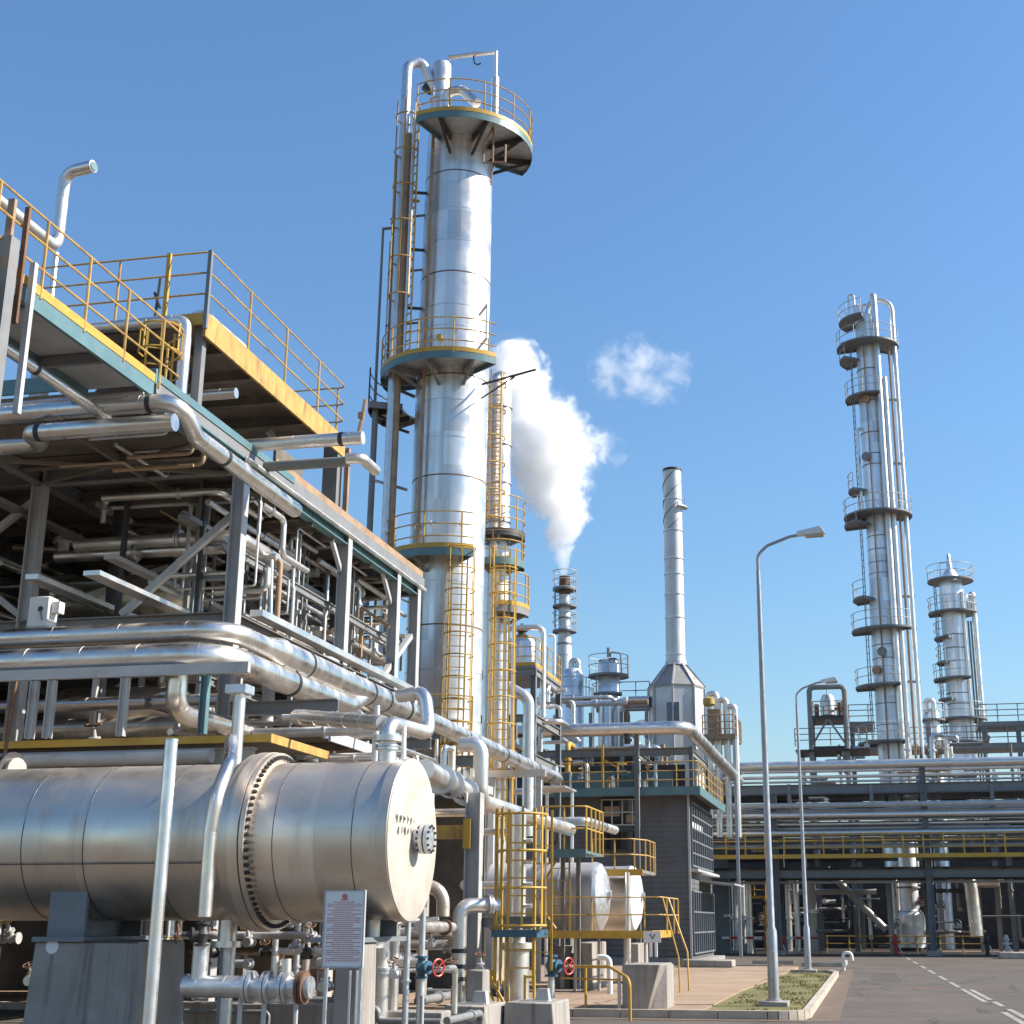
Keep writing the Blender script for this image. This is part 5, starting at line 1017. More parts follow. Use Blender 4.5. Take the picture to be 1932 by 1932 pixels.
# heater with tall stack
yy = 78.; cx = X(1276, 1300); zb = Z(1302, 1276); zc_ = Z(1256, 1276); zt = Z(886, 1275)
t = T('fired_heater', 'octagonal grey heater with a cone hood and a tall pale riveted stack', 'heater', (cx, yy, 0))
R = 1.56
t.part('casing', MB().lathe((cx, yy, 4), (0, 0, 1), [(0, R), (zb - 4, R)], 8), STKM, smooth=20)
t.part('hood', MB().lathe((cx, yy, zb), (0, 0, 1), [(0, R * 1.02), (.12, R * 1.03), (zc_ - zb, .56)], 8), mat('hood_steel', (.30, .285, .27), .55, .5, var=.12, scale=1.5, stain=(.2, .13, .09), stain_amt=.5), smooth=20)
for k in range(8):
    a = 2 * pi * k / 8; e = V((cos(a), sin(a), 0)); o = V((cx, yy, 0)); t.part('corner_rib', MB().bar(o + e * R * 1.02 + V((0, 0, 4)), o + e * R * 1.02 + V((0, 0, zb)), .1, .12).bar(o + e * R * 1.04 + V((0, 0, zb + .1)), o + e * .58 + V((0, 0, zc_ + .05)), .08, .1), LGREY)
st = t.part('stack', MB().lathe((cx, yy, zc_), (0, 0, 1), [(0, .60), (.25, .60), (.26, .55), (zt - zc_, .53), (zt - zc_ + .01, .46), (zt - zc_ - .5, .45)], 32, c1=False), STKM)
t.part('stack_rim', MB().lathe((cx, yy, zt - .12), (0, 0, 1), [(0, .56), (.14, .56), (.141, .47)], 32, c1=False), DARK, st)
for v in (943, 1002, 1055, 1084, 1122, 1166, 1236): t.part('stack_flange', MB().cyl((cx, yy, Z(v, 1275) - .04), (cx, yy, Z(v, 1275) + .04), .58, seg=32), GALV, st)
for ph in (0, 2.1, 4.2):
    zh0, zh1 = Z(1002, 1275), zt - .2
    t.part('helical_strake', MB().tube([(cx + cos(ph + k * .36) * .56, yy + sin(ph + k * .36) * .56, zh0 + (zh1 - zh0) * k / 20) for k in range(21)], .022, 5), GREY, st)
zq = Z(957, 1290); t.part('test_platform', MB().arcbox((cx, yy), .56, .86, zq - .06, zq, radians(300), radians(390)).bar((cx + .75, yy - .3, zq), (cx + .75, yy - .3, zq + .5), .03), GALV, st)
t.part('flue_duct', MB().tube([(cx - R + .1, yy - .4, Z(1327, 1200)), (cx - R - 1.2, yy - .4, Z(1327, 1200)), (cx - R - 1.7, yy - .4, Z(1340, 1200)), (cx - R - 1.75, yy - .4, 5)], .34, 16, bend=.6, band=.7), STKM)
t.part('access_door', MB().box(cx - .35, cx + .35, yy - R * .98 - .05, yy - R * .9, zb - 1.9, zb - .9), BLGREY)
railing(t, [(X(1165), yy + .3, Z(1318, 1190)), (cx - R, yy + .3, Z(1318, 1190))], GREY, 1.0, 1., .03, posts='one', mids=1)
for i, u in enumerate((1352, 1370, 1386)):
    x = XY(u, 1330, 76); zt_ = ZY(u, 1308 + i * 12, 76)
    pipe(('white upright pipe loop nearest the heater, left of three', 'white upright pipe loop in the middle of three beside the heater', 'white upright pipe loop farthest right of three beside the heater')[i], [(x, 76, 6.), (x, 76, zt_), (x - .45, 76, zt_), (x - .45, 76, 7)], .17, CLADW, bend=.3, group='pipe loops beside the heater')
t = T('heater_platform', 'tan and yellow service platform with rails on the right of the heater', 'platform', (X(1355), 76, 0))
z = ZY(1360, 1392, 76); x0, x1 = XY(1330, 1390, 76), XY(1391, 1390, 76)
t.part('deck', MB().box(x0, x1, 75, 78.5, z - .1, z), GREY); t.part('edge_channel', MB().bar((x0, 74.98, z - .05), (x1, 74.98, z - .05), .06, .25), TAN)
railing(t, [(x0, 75, z), (x1, 75, z), (x1, 78.5, z)], TAN, 1.1, .8, .03)
for x in (x0 + .1, x1 - .1): t.part('leg', MB().bar((x, 75.2, 0), (x, 75.2, z - .1), .16, .16), LGREY)
t.part('duct_box', MB().box(x0 + .2, x0 + .9, 75.6, 76.4, z, z + 1.5), TAN); t.part('round_tank', MB().lathe((x0 + .35, 75.2, z + 1.6), (0, 0, 1), [(0, .2), (.1, .32), (.4, .32), (.5, .1)], 14), YELR)
# background process clutter between the heater and the column
rnd = random.Random(33)
clutter(34, (X(1030), X(1235), 72, 82, 6., Z(1340)), 'silver pipe in the crowded plant between the chimney and the heater', 'pipes between chimney and heater', (CLADW, CLAD, GALV, STKM, TAN), (.06, .2), Lr=(1.2, 4), stuff=True)
t = T('background_structure', 'distant grey steel frame full of pipes below the smoking chimney', 'steel structure', (X(1120), 74, 0))
for x in (X(1030), X(1085), X(1140), X(1195), X(1240)): t.part('post', MB().bar((x, 74, 0), (x, 74, Z(1365)), .2, .2), BLGREY)
for v in (1375, 1420, 1450): t.part('beam', MB().ibeam((X(1020), 74, ZY(1100, v, 74)), (X(1245), 74, ZY(1100, v, 74)), .2, .3), GREY)
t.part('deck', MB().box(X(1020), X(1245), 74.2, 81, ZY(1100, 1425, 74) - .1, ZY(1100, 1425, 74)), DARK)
t.part('backdrop_sheet', MB().box(X(1000), X(1345), 83.8, 83.9, 0, 10.4), BLGREY)

# ================================================================== pipe rack across the end of the road
yy = 80.
RL, RR = XY(1338, 1600, 80), 24.
t = T('pipe_rack', 'long blue grey pipe rack with a yellow railed walkway crossing the end of the road', 'pipe rack', (2, 80, 0))
zb = ZY(1700, 1646, 80); zw = ZY(1700, 1613, 80)
for u, v0, v1 in ((1466, 1500, 1800), (1756, 1440, 1800)):
    x = XY(u, 1700, 80)
    for y in (80, 85): t.part('column', MB().ibeam((x, y, 0), (x, y, ZY(u, v0, 80)), .34, .34, .03, up=(1, 0, 0)), BLGREY)
    t.part('footing', MB().box(x - .4, x + .4, 79.6, 80.4, 0, .25), CONC)
for x in (12.5, 19.):
    for y in (80, 85): t.part('column', MB().ibeam((x, y, 0), (x, y, 9.6), .34, .34, .03, up=(1, 0, 0)), BLGREY)
for v, h in ((1486, .5), (1648, .42), (1530, .16), (1572, .16)):
    z = ZY(1700, v, 80); t.part('beam', MB().ibeam((RL, 80, z), (RR, 80, z), .26, h), BLGREY if h > .2 else GREY); t.part('beam', MB().ibeam((RL, 85, z), (RR, 85, z), .26, h), GREY)
for u, v0, v1 in ((1489, 1480, 1540), (1644, 1480, 1545), (1872, 1480, 1545), (1396, 1440, 1480), (1872, 1560, 1612)):
    x = XY(u, 1500, 80); t.part('upright', MB().bar((x, 80, ZY(u, v1, 80)), (x, 80, ZY(u, v0, 80)), .2, .2), GREY)
wk = t.part('walkway', MB().box(RL, RR, 78.9, 79.8, zw - .1, zw), DECK)
t.part('edge_channel', MB().bar((RL, 78.88, zw - .08), (RR, 78.88, zw - .08), .06, .22), YEL, wk)
railing(t, [(RL, 78.9, zw), (RR, 78.9, zw)], YEL, 1.1, 1.05, .036, mids=2, corner=False)
for x in range(int(RL), 24, 3): t.part('cross_beam', MB().bar((x, 80, zb), (x, 85, zb), .18, .3), GREY)
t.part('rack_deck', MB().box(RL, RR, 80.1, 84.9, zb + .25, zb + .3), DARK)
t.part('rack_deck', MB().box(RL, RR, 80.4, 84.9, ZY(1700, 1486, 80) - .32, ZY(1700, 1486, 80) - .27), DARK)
RKL = [('thick top silver pipe along the pipe rack', 1441, 79.9, .26, CLADW), ('thin upper pipe just under the thick top pipe on the rack', 1463, 80.2, .09, CLADW), ('rail thin pipe above the grey rack beam', 1472, 80.6, .06, GALV), ('pale pipe under the grey rack beam, second level', 1517, 79.75, .15, LGREY), ('silver pipe in the middle of the rack', 1536, 79.8, .17, CLADW), ('dull pipe behind the middle of the rack', 1553, 80.5, .13, CLADW), ('silver pipe low on the rack above the yellow rail', 1571, 79.85, .18, CLADW), ('brownish pipe behind the yellow rail on the rack', 1595, 80.5, .13, LGREY), ('dim pipe deep in the rack behind the yellow rail', 1584, 81.2, .15, LGREY), ('dim pipe deep in the rack at the second level', 1524, 81.6, .16, CLADW), ('dim pipe deep in the rack at the third level', 1560, 83.2, .2, EXM), ('thin pipe low on the second rack level', 1526, 80.4, .07, GALV), ('thin pipe above the silver middle rack pipe', 1529, 80.0, .05, CLADW), ('small pipe right under the silver middle rack pipe', 1545, 80.2, .06, CLADW), ('small pipe above the low silver rack pipe', 1562, 80.3, .07, LGREY), ('slim pipe just above the yellow top rail on the rack', 1580, 80.3, .06, CLADW), ('slim pale pipe at the very top of the rack', 1452, 80.8, .08, CLADW), ('slim pipe along the underside of the rack beam', 1664, 80.6, .07, LGREY)]
for lab, v, y, r, m in RKL:
    z = ZY(1700, v, y); pipe(lab, [(RL - .4, y, z), (RR, y, z)], r, m, band=2.4 if r > .1 else 0, name='rack_pipe', seg=12)

# ground level plant behind the rack
rnd = random.Random(17)
t = T('dark_backdrop', 'added dark backdrop with roof and columns behind the pipe rack', 'building', (3, 96, 0))  # made-up shelter, gives the dark background under the rack and hides the horizon
t.part('backdrop_wall', MB().box(-22, 30, 99.8, 100, 0, 7.2), DARK); t.part('roof', MB().box(-14, 30, 89.5, 93.6, 5.4, 5.5), DARK)
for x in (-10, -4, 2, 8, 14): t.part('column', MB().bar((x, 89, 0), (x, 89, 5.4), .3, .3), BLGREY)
def G(u, v=1700, y=86.): return XY(u, v, y)
y = 86.
x = G(1716, 1700, 87); t = T('ground_vessel', 'dark standing vessel behind the middle column of the pipe rack', 'vessel', (x, 87, 0))
t.part('shell', MB().lathe((x, 87, .2), (0, 0, 1), [(0, .8), (1.9, .8), (2.2, .55), (6, .5), (6.3, .2)], 26), TOWM); t.part('skirt', MB().lathe((x, 87, 0), (0, 0, 1), [(0, .85), (.3, .85)], 26), DARK)
for z in (2.2, 3.6): t.part('band', MB().cyl((x, 87, z), (x, 87, z + .1), .66, seg=24), GREY)
pipe('straight sloping pale pipe running down to the ground behind the pipe rack', [(G(1560, 1640), y, ZY(1560, 1640, y)), (G(1672, 1755), y, ZY(1672, 1755, y))], .21, LGREY, band=0)
solo('plant_column', MB().ibeam((G(1679), 85.6, 0), (G(1679), 85.6, 4.2), .3, .3, .03, up=(1, 0, 0)), LGREY, 'pale steel column at the foot of the sloping pipe', 'post', (G(1679), 85.6, 0))
xx = G(1530); pipe('pale upright pipe standing behind the far street lamp', [(xx, y, 0), (xx, y, 4.2)], .3, LGREY, flanges=((0, .55),), seg=16)
pipe('level pale pipe behind the far street lamp', [(G(1475), y, ZY(1500, 1683, y)), (G(1655), y, ZY(1500, 1683, y))], .16, LGREY)
pipe('white pipe with a rounded top standing right of the rack column', [(G(1790, 1700), y, ZY(1790, 1652, y)), (G(1833), y, ZY(1790, 1652, y)), (G(1838), y, .9)], .36, CLADW, bend=.6, seg=16, band=.8)
x = G(1850); t = T('round_drum', 'silver round drum with bolted nozzles right of the white rounded pipe', 'drum', (x, 88, 0))
t.part('body', MB().lathe((x - .2, 87, 4.2), (1, 0, 0), [(0, .2), (.1, .6), (1.3, .6), (1.5, .2)], 20), CLADW); t.part('support_frame', MB().bar((x, 87, 0), (x, 87, 3.7), .2, .2).bar((x + 1, 87, 0), (x + 1, 87, 3.7), .2, .2).bar((x - .2, 87, 3.7), (x + 1.2, 87, 3.7), .2, .2), GREY)
for i, u in enumerate((1372, 1384, 1397, 1413, 1486, 1500)):
    x = XY(u, 1700, 84); pipe('pale upright pipe in the row between the building and the rack column', [(x, 84 + (i % 3) * .8, 0), (x, 84 + (i % 3) * .8, rnd.uniform(3.6, 4.6))], rnd.uniform(.1, .2), rnd.choice((LGREY, CLADW, GALV)), group='row of upright pipes left of the rack column', flanges=((0, .5),))
clutter(60, (G(1345), G(1930), 85.3, 91, .3, 4.6), 'pipe among many in the dark plant floor behind the pipe rack', 'pipes under the far rack', (LGREY, CLADW, GALV, GREY, GREY, DARK), (.04, .14), Lr=(1, 3.2), stuff=True)
clutter(46, (G(1345), G(1930), 80.6, 85, ZY(1700, 1600, 80), ZY(1700, 1500, 80)), 'pipe among many packed inside the pipe rack levels', 'pipes inside the rack', (LGREY, CLADW, GALV, CLAD, DARK), (.05, .12), Lr=(1, 4), dirs='xxyz', stuff=True)
for k in range(8):
    valve((rnd.uniform(G(1350), G(1900)), rnd.uniform(84.8, 87), rnd.uniform(.8, 3)), rnd.uniform(.2, .32), 'flanged valve among others on the dark plant floor behind the rack', rnd.choice((GALV, LGREY, GREY)), rnd.choice((RED, RUST, BLUE)), rnd.choice(((1, 0, 0), (0, 0, 1))), (0, -1, .3), 'valves on the far plant floor')
t = T('service_platform', 'yellow painted platform under the pipe rack near the control building', 'platform', (G(1415), 86, 0)); z = ZY(1410, 1690, 86)
t.part('deck', MB().box(G(1395), G(1445), 86, 88, z - .15, z), YEL); railing(t, [(G(1395), 86, z), (G(1445), 86, z)], YEL, 1.0, .9, .03, posts='one'); t.part('leg', MB().bar((G(1398), 86.1, 0), (G(1398), 86.1, z), .14, .14).bar((G(1442), 86.1, 0), (G(1442), 86.1, z), .14, .14), YELR)
# barriers and bits at the road end
t = T('barrier_rail', 'low yellow barrier rail on posts along the road end under the rack', 'barrier', (2, 84.2, 0)); xa, xb = XY(1560, 1775, 84.2), XY(1860, 1775, 84.2)
for z in (.55, .95): t.part('rail', MB().cyl((xa, 84.2, z), (xb, 84.2, z), .035, seg=6), YELR)
for k in range(8): x = xa + (xb - xa) * k / 7; t.part('post', MB().cyl((x, 84.2, 0), (x, 84.2, 1.0), .05, seg=6), YELR)
t = T('barrier_rail', 'red and white barrier tape strung left of the road under the rack', 'barrier', (-4, 83.5, 0)); xa, xb = XY(1362, 1775, 83.5), XY(1545, 1775, 83.5)
for k in range(12): x = xa + (xb - xa) * k / 12; t.part('tape_stripe', MB().box(x, x + (xb - xa) / 12 - .01, 83.48, 83.5, .78, .92), RED if k % 2 else WHITE)
for k in range(4): x = xa + (xb - xa) * k / 3; t.part('post', MB().cyl((x, 83.52, 0), (x, 83.52, 1.0), .045, seg=6), GREY)
def hydrant(p, lab, m):
    t = T('hydrant', lab, 'hydrant', p); p = V(p)
    t.part('standpipe', MB().lathe(p, (0, 0, 1), [(0, .2), (.06, .2), (.07, .11), (.8, .11), (.81, .17), (.88, .17), (.89, .13), (1.05, .1), (1.1, .03)], 14), m)
    for a in ((1, 0, 0), (-.6, -.8, 0)): t.part('outlet', MB().lathe(p + V((0, 0, .65)), a, [(0, .06), (.2, .06), (.201, .08), (.26, .08)], 10), m)
    t.part('drain_leg', MB().tube([p + V((.12, -.1, .5)), p + V((.3, -.25, .05))], .03, 6), WHITE)
    return t
hydrant((XY(1900, 1790, 78), 78., 0), 'grey and white hydrant by the kerb at the right edge', LGREY)
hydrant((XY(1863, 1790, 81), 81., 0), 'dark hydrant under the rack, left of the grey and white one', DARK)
hydrant((XY(1690, 1778, 83.4), 83.4, 0), 'red hydrant at the foot of the sloping pipe', RED)
hydrant((XY(1473, 1778, 82.6), 82.6, 0), 'red hydrant by the left rack column', RED)
pipe('small white goose neck vent beside the far street lamp', [(-1.2, 55, 0), (-1.2, 55, .62), (-.9, 55, .62), (-.88, 55, .35)], .06, WHITE, bend=.12, band=0)
solo('concrete_block', MB().box(XY(1886, 1790, 74), XY(1945, 1790, 74), 74, 75.2, 0, .3).bevel(.03), KERB, 'long low concrete block on the right side of the road', 'concrete block', (8, 74, 0))
solo('concrete_block', MB().box(-7.1, -5.2, 54.2, 55.5, .1, .36).bevel(.03), CONC, 'flat concrete slab on the yard in front of the control building corner', 'concrete block', (-6, 55, 0))

# ================================================================== tall towers behind the rack
ty = 95.
def TX(u, v): return XY(u, v, ty)
cx = TX(1683, 1400); r1, r0 = .94, .80
def TZ(v): return ZY(1660, v, ty)
zt = TZ(590)
t = T('fractionating_tower', 'tallest tower on the right, silver with stepped dark platforms and white pipes down its side', 'column', (cx, ty, 0))
t.part('shell', MB().lathe((cx, ty, 0), (0, 0, 1), [(0, r1), (TZ(1130), r1), (TZ(1115), r0 + .05), (TZ(640), r0), (zt - .3, r0 * .9), (zt, r0 * .4)], 36), TOWM)
for v in (700, 760, 820, 860, 880, 1015, 1040, 1064, 1085, 1220, 1245, 1330, 1370): t.part('seam_band', MB().cyl((cx, ty, TZ(v) - .03), (cx, ty, TZ(v) + .03), (r1 if v > 1130 else r0 + .04) + .015, seg=32), GREY)
for v, R, a0, a1 in ((606, 1.9, 140, 260), (655, 2.15, 170, 395), (678, 2.0, 140, 215), (752, 1.75, 160, 290), (925, 1.9, 150, 215), (975, 2.3, 165, 385), (990, 2.3, 165, 230), (1131, 2.0, 150, 230), (1191, 2.2, 165, 320), (1297, 2.15, 165, 290), (1403, 2.2, 165, 300)):
    far_platform(t, (cx, ty), TZ(v), r0 if v < 1120 else r1, R, a0, a1)
for k, (dx, dy, r, vt, m) in enumerate(((.62, -.95, .22, 563, CLADW), (1.0, -.75, .2, 720, CLADW), (1.45, -.5, .09, 660, TAN), (1.85, -.3, .17, 590, CLADW))):
    pts = [(cx + dx, ty + dy, 4), (cx + dx, ty + dy, TZ(vt))]
    if k == 0: pts += [(cx + dx - .1, ty + .2, TZ(vt))]
    if k == 3: pts = [(cx + dx, ty + dy, 4), (cx + dx, ty + dy, TZ(575)), (cx + .5, ty, TZ(562)), (cx + .1, ty, TZ(590))]
    t.part('downcomer', MB().tube(pts, r, 12, bend=1.0 if k == 3 else .5, band=2.2, arc=7), m)
for v in (760, 880, 1130, 1190, 1290): t.part('pipe_clamp', MB().bar((cx + .6, ty - .6, TZ(v)), (cx + 2.05, ty - .3, TZ(v)), .1, .16), LGREY)
t.part('rooftop_pipe', MB().tube([(cx - 1.1, ty, TZ(606)), (cx - 1.1, ty, TZ(552)), (cx - .75, ty, TZ(552)), (cx - .75, ty, TZ(590))], .09, 8, bend=.15), CLADW); t.part('rooftop_pipe', MB().tube([(cx - .5, ty, TZ(606)), (cx - .5, ty, TZ(570))], .1, 8), CLADW); t.part('rooftop_pipe', MB().tube([(cx - .2, ty, TZ(600)), (cx - .2, ty, TZ(575)), (cx + .1, ty, TZ(572))], .1, 8), CLADW)
for k, (v0, v1, a) in enumerate(((1403, 1297, 195), (1297, 1191, 200), (1191, 1131, 190), (1131, 975, 195), (975, 925, 190), (925, 752, 195), (752, 655, 190))): ladder(t, (cx - 1.2, ty - .35, TZ(v0)), TZ(v1), a, m=GREY, r=.035, cage=None, rung=.45)
t.part('side_pipe', MB().tube([(cx - 1.05, ty - .6, TZ(975)), (cx - 1.05, ty - .6, TZ(815)), (cx - .8, ty - .4, TZ(810))], .12, 8), CLADW)
for v, a in ((760, 250), (868, 240), (1235, 255), (1268, 230)): t.part('manway', MB().lathe((cx + cos(radians(a)) * .8, ty + sin(radians(a)) * .8, TZ(v)), (cos(radians(a)), sin(radians(a)), 0), [(0, .25), (.3, .25), (.31, .32), (.42, .32)], 12), TAN if v in (760, 1268) else GREY)
t.part('conduit', MB().cyl((cx - .3, ty - r1 - .05, 6), (cx - .3, ty - r1 - .05, TZ(640)), .05, seg=6), TAN)
ty2 = 108.; cx2 = XY(1816, 1400, ty2)
def TZ2(v): return ZY(1795, v, ty2)
t = T('fractionating_tower', 'second shorter tower at the far right with round dark platforms and a slim pipe', 'column', (cx2, ty2, 0))
t.part('shell', MB().lathe((cx2, ty2, 0), (0, 0, 1), [(0, .92), (TZ2(1110), .9), (TZ2(1095), .85), (TZ2(1075), .3)], 32), TOWM)
for v, R, a0, a1 in ((1096, 1.7, 0, 360), (1157, 1.8, 160, 420), (1204, 1.5, 150, 250), (1250, 1.45, 150, 235), (1320, 1.5, 150, 245), (1282, 1.75, 160, 300), (1358, 1.9, 150, 400), (1402, 1.9, 150, 400)): far_platform(t, (cx2, ty2), TZ2(v), .88, R, a0, a1)
for v in (1200, 1225, 1250, 1310, 1330): t.part('seam_band', MB().cyl((cx2, ty2, TZ2(v) - .04), (cx2, ty2, TZ2(v) + .04), .93, seg=28), GREY)
t.part('top_mast', MB().lathe((cx2, ty2, TZ2(1090)), (0, 0, 1), [(0, .25), (.8, .22), (1.8, .12), (1.9, .05)], 10).tube([(cx2 - .7, ty2, TZ2(1095)), (cx2 - .7, ty2, TZ2(1062)), (cx2 - .1, ty2, TZ2(1060))], .06, 6), GALV)
x = cx2 + 1.55; t.part('downcomer', MB().tube([(x, ty2 - .3, 5), (x, ty2 - .3, TZ2(1122)), (x - .3, ty2 - .3, TZ2(1128)), (x - .35, ty2 - .3, TZ2(1150))], .2, 10, bend=.3, band=2.), CLADW)
t.part('downcomer', MB().cyl((cx2 + .75, ty2 - .6, 5), (cx2 + .75, ty2 - .6, TZ2(1120)), .14, seg=10), CLADW)
for dx in (1.05, 1.25): t.part('downcomer', MB().cyl((cx2 + dx, ty2 - .4, 5), (cx2 + dx, ty2 - .4, TZ2(1175)), .07, seg=8), GREY)
ladder(t, (cx2 - 1.2, ty2 - .3, TZ2(1400)), TZ2(1100), 195, m=GREY, r=.04, rung=.45)
t, x = tower('short silver vessel with a looped top pipe between the two towers on the right', 1762, 1335, 1420, .55, ((1358, .9, 170, 380),), 100.)
t.part('top_pipe', MB().tube([(x + .2, 99.6, 8), (x + .2, 99.6, ZY(1760, 1322, 100)), (x - .35, 99.6, ZY(1760, 1322, 100)), (x - .35, 99.6, ZY(1760, 1345, 100))], .17, 10, bend=.3), CLADW)

# steel frames and decks behind the rack
t = T('portal_frame', 'grey steel portal frame holding a small vessel, left of the tallest right tower', 'steel structure', (XY(1564, 1400, 90), 90, 0))
xa, xb = XY(1531, 1400, 90), XY(1598, 1400, 90); zt = ZY(1560, 1296, 90); zd = ZY(1560, 1350, 90); zl = ZY(1560, 1408, 90)
t.part('frame', MB().tube([(xa, 90, 0), (xa, 90, zt), (xb, 90, zt), (xb, 90, 0)], .17, 8, bend=.3), GREY)
t.part('frame', MB().tube([(xa, 93, 0), (xa, 93, zt - 1.6), (xb, 93, zt - 1.6), (xb, 93, 0)], .15, 8, bend=.3), GREY)
for z in (zd, zl): t.part('deck', MB().box(xa - .1, xb + .1, 89.9, 93.2, z - .2, z), DARK)
t.part('deck', MB().box(xa - 1, XY(1640, 1400, 90), 89.6, 93.4, zl - .3, zl - .22), DARK)
for a, b in (((xa, zl), ((xa + xb) / 2, zd - .2)), ((xb, zl), ((xa + xb) / 2, zd - .2))): t.part('brace', MB().bar((a[0], 90, a[1]), (b[0], 90, b[1]), .12, .12), GREY)
railing(t, [(xa - 1, 89.6, zl), (xb + 1.3, 89.6, zl)], GREY, 1.1, 1.1, .03, posts='one'); railing(t, [(xa + .2, 89.9, zd), (xb - .2, 89.9, zd)], TAN, .9, .5, .03, posts='one')
xm = (xa + xb) / 2
t2 = T('small_vessel', 'small grey upright vessel standing in the portal frame', 'vessel', (xm, 91, zd)); t2.part('shell', MB().lathe((xm, 91, zd), (0, 0, 1), [(0, .3), (.15, .45), (1.2, .45), (1.45, .3), (1.5, .06), (2.5, .05)], 18), CLADW); t2.part('side_stub', MB().cyl((xm - .7, 90.6, zd), (xm - .7, 90.6, zd + .8), .15, seg=10), RUST); t2.part('side_stub', MB().cyl((xm + .75, 90.6, zd), (xm + .75, 90.6, zd + .9), .12, seg=10).ring((xm + .75, 90.6, zd + .5), .3, .06), RUST)
t = T('tower_gantry', 'dark steel gantry with railed decks linking the towers behind the rack', 'steel structure', (8, 98, 0))
for v, u0, u1 in ((1362, 1602, 1650), (1362, 1845, 1990), (1408, 1600, 1990)):
    y = 97.; z = ZY(u0, v, y); x0, x1 = XY(u0, v, y), XY(u1, v, y)
    t.part('deck', MB().box(x0, x1, y, y + 3, z - .35, z), GREY); railing(t, [(x0, y, z), (x1, y, z)], GREY, 1.15, 1.3, .035, posts='one')
for u in (1610, 1755, 1860, 1925): x = XY(u, 1420, 97.2); t.part('post', MB().bar((x, 97.2, 0), (x, 97.2, ZY(u, 1362, 97.2)), .3, .3), BLGREY)
clutter(40, (XY(1510, 1420, 92), XY(1930, 1420, 92), 90, 96, 8.5, ZY(1700, 1395, 92)), 'pipe in the crowded plant at the feet of the right towers', 'pipes at the feet of the towers', (CLADW, GALV, GREY, TAN, CLAD), (.06, .18), Lr=(1, 3.5), stuff=True)
me = bpy.data.meshes.new('background_pipework'); bmj = bmesh.new()
for i, (m, mb) in enumerate(STUFF.items()):
    for f in mb.bm.faces: f.material_index = i
    tmp = bpy.data.meshes.new('tmp'); bmesh.ops.recalc_face_normals(mb.bm, faces=mb.bm.faces); mb.bm.to_mesh(tmp); mb.bm.free(); bmj.from_mesh(tmp); bpy.data.meshes.remove(tmp); me.materials.append(m)
bmj.to_mesh(me); bmj.free(); me.shade_smooth(); me.set_sharp_from_angle(angle=radians(42))
bo = bpy.data.objects.new('background_pipework', me); COL.objects.link(bo)
tag(bo, 'mass of small far off pipes behind the pipe rack and at the feet of the towers', 'pipework', kind='stuff')

# ================================================================== steam
def steam_mat(name, dens, H, cxs, rad, nscale, namp, soft, ell=None):
    """white droplets, denser towards the axis of the plume and torn by noise"""
    m = bpy.data.materials.new(name); m.use_nodes = True; nt = m.node_tree; L = nt.links.new
    nt.nodes.remove(nt.nodes['Principled BSDF']); out = nt.nodes['Material Output']
    pv = N(nt, 'ShaderNodeVolumePrincipled'); pv.inputs['Color'].default_value = (.997, .997, .998, 1); pv.inputs['Anisotropy'].default_value = .1; L(pv.outputs[0], out.inputs['Volume'])
    tc = N(nt, 'ShaderNodeTexCoord'); sp = N(nt, 'ShaderNodeSeparateXYZ'); L(tc.outputs['Object'], sp.inputs[0])
    def M(op, a, b=None, c=None):
        n = N(nt, 'ShaderNodeMath', operation=op)
        for i, q in enumerate((a, b, c)):
            if q is None: continue
            if isinstance(q, (int, float)): n.inputs[i].default_value = q
            else: L(q, n.inputs[i])
        return n.outputs[0]
    if ell is None:
        def curve(pts, lo, hi):
            n = N(nt, 'ShaderNodeFloatCurve'); cu = n.mapping.curves[0]
            for i, (a, b) in enumerate(pts):
                q = (a, (b - lo) / (hi - lo))
                if i < 2: cu.points[i].location = q
                else: cu.points.new(*q)
            n.mapping.update(); L(M('DIVIDE', sp.outputs[2], H), n.inputs['Value'])
            return M('MULTIPLY_ADD', n.outputs[0], hi - lo, lo)
        cx_ = curve(cxs, min(p[1] for p in cxs) - .01, max(p[1] for p in cxs) + .01); rr = curve(rad, 0, max(p[1] for p in rad))
        dx = M('SUBTRACT', sp.outputs[0], cx_)
        d = M('DIVIDE', M('SQRT', M('ADD', M('MULTIPLY', dx, dx), M('MULTIPLY', sp.outputs[1], sp.outputs[1]))), rr)
    else:
        d = None
        for (ex, ez, er, es) in ell:
            a = M('DIVIDE', M('SUBTRACT', sp.outputs[0], ex), er); b = M('DIVIDE', M('SUBTRACT', sp.outputs[2], ez), es); c = M('DIVIDE', sp.outputs[1], er)
            e = M('SQRT', M('ADD', M('ADD', M('MULTIPLY', a, a), M('MULTIPLY', b, b)), M('MULTIPLY', c, c))); d = e if d is None else M('SMOOTH_MIN', d, e, .25)
        rr = None
    n1 = N(nt, 'ShaderNodeTexNoise', Scale=nscale, Detail=5., Roughness=.6, Distortion=.4); L(tc.outputs['Object'], n1.inputs['Vector'])
    f = M('ADD', M('SUBTRACT', 1., d), M('MULTIPLY', M('SUBTRACT', n1.outputs[0], .5), namp))
    r = N(nt, 'ShaderNodeMapRange', interpolation_type='SMOOTHSTEP'); r.inputs[1].default_value = 0; r.inputs[2].default_value = soft; r.inputs[3].default_value = 0; r.inputs[4].default_value = dens
    L(f, r.inputs[0]); L(r.outputs[0], pv.inputs['Density'])
    return m
sy = 82.; base = V((XY(1065, 1088, sy), sy, ZY(1065, 1088, sy)))
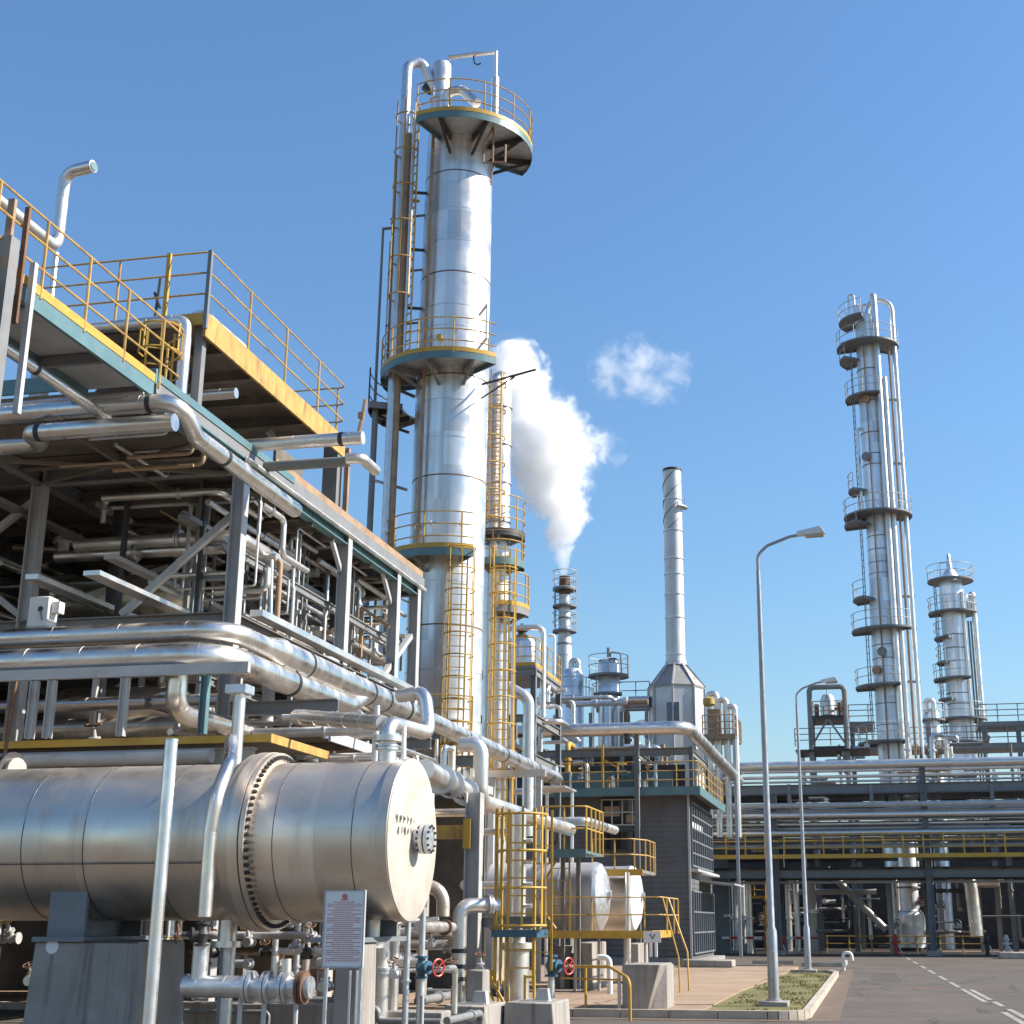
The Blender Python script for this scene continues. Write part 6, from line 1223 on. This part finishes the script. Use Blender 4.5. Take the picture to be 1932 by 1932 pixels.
PL_ = [(1088, 1064, 9), (1060, 1061, 15), (1030, 1060, 26), (1000, 1063, 38), (960, 1058, 52), (920, 1040, 68), (870, 1030, 88), (820, 1030, 92), (780, 1010, 76), (740, 985, 66), (700, 975, 60), (668, 972, 46), (640, 965, 20)]
k_ = 2750. / sy; H = ZY(1060, 640, sy) - base.z
pts = []
for v, u, w in PL_:
    q = PY(u, v, sy); pts.append(((q.z - base.z) / H, q.x - base.x, (XY(u + w, v, sy) - XY(u - w, v, sy)) / 2))
sm = steam_mat('steam', 1.7, H, [(a, b) for a, b, c in pts], [(a, c) for a, b, c in pts], .75, 2.7, .62)
mb = MB()
mb.rings([(base + V((b, 0, a * H)), V((1, 0, 0)), V((0, 1, 0)), c * 1.75 + .05) for a, b, c in pts], 24)
st = solo('steam_plume', mb, sm, 'thick white steam plume drifting up from the slim smoking chimney', 'steam plume', base)
q = PY(1208, 690, 84.)
def el(u, v, ru, rv): p = PY(u, v, 84.); return (p.x - q.x, p.z - q.z, ru / (2750 / 84.), rv / (2750 / 84.))
ells = [el(1150, 700, 46, 62), el(1205, 680, 60, 48), el(1240, 735, 48, 36), el(1275, 700, 36, 42), el(1205, 720, 60, 30)]
cm = steam_mat('thin_steam', .42, 1, None, None, 1.05, 3.7, 1.25, ells)
mb = MB(); mb.lathe(q + V((-3.6, 0, 0)), (1, 0, 0), [(0, .5), (.8, 2.6), (2.5, 3.4), (4.6, 3.4), (6.2, 2.6), (7.2, .6)], 20)
solo('steam_cloud', mb, cm, 'small torn wisp of white steam floating free in the blue sky', 'steam cloud', q)

q2 = PY(1135, 845, 84.)
def el2(u, v, ru, rv): p = PY(u, v, 84.); return (p.x - q2.x, p.z - q2.z, ru / (2750 / 84.), rv / (2750 / 84.))
wm = steam_mat('steam_wisp', .3, 1, None, None, 1.0, 3.4, 1.2, [el2(1105, 850, 40, 40), el2(1140, 835, 34, 34), el2(1168, 870, 26, 22)])
solo('steam_cloud', MB().lathe(q2 + V((-2.4, 0, 0)), (1, 0, 0), [(0, .5), (.6, 1.5), (2., 1.8), (3.4, 1.5), (4.4, .4)], 18), wm, 'faint wisp of steam trailing off the right side of the plume', 'steam cloud', q2)
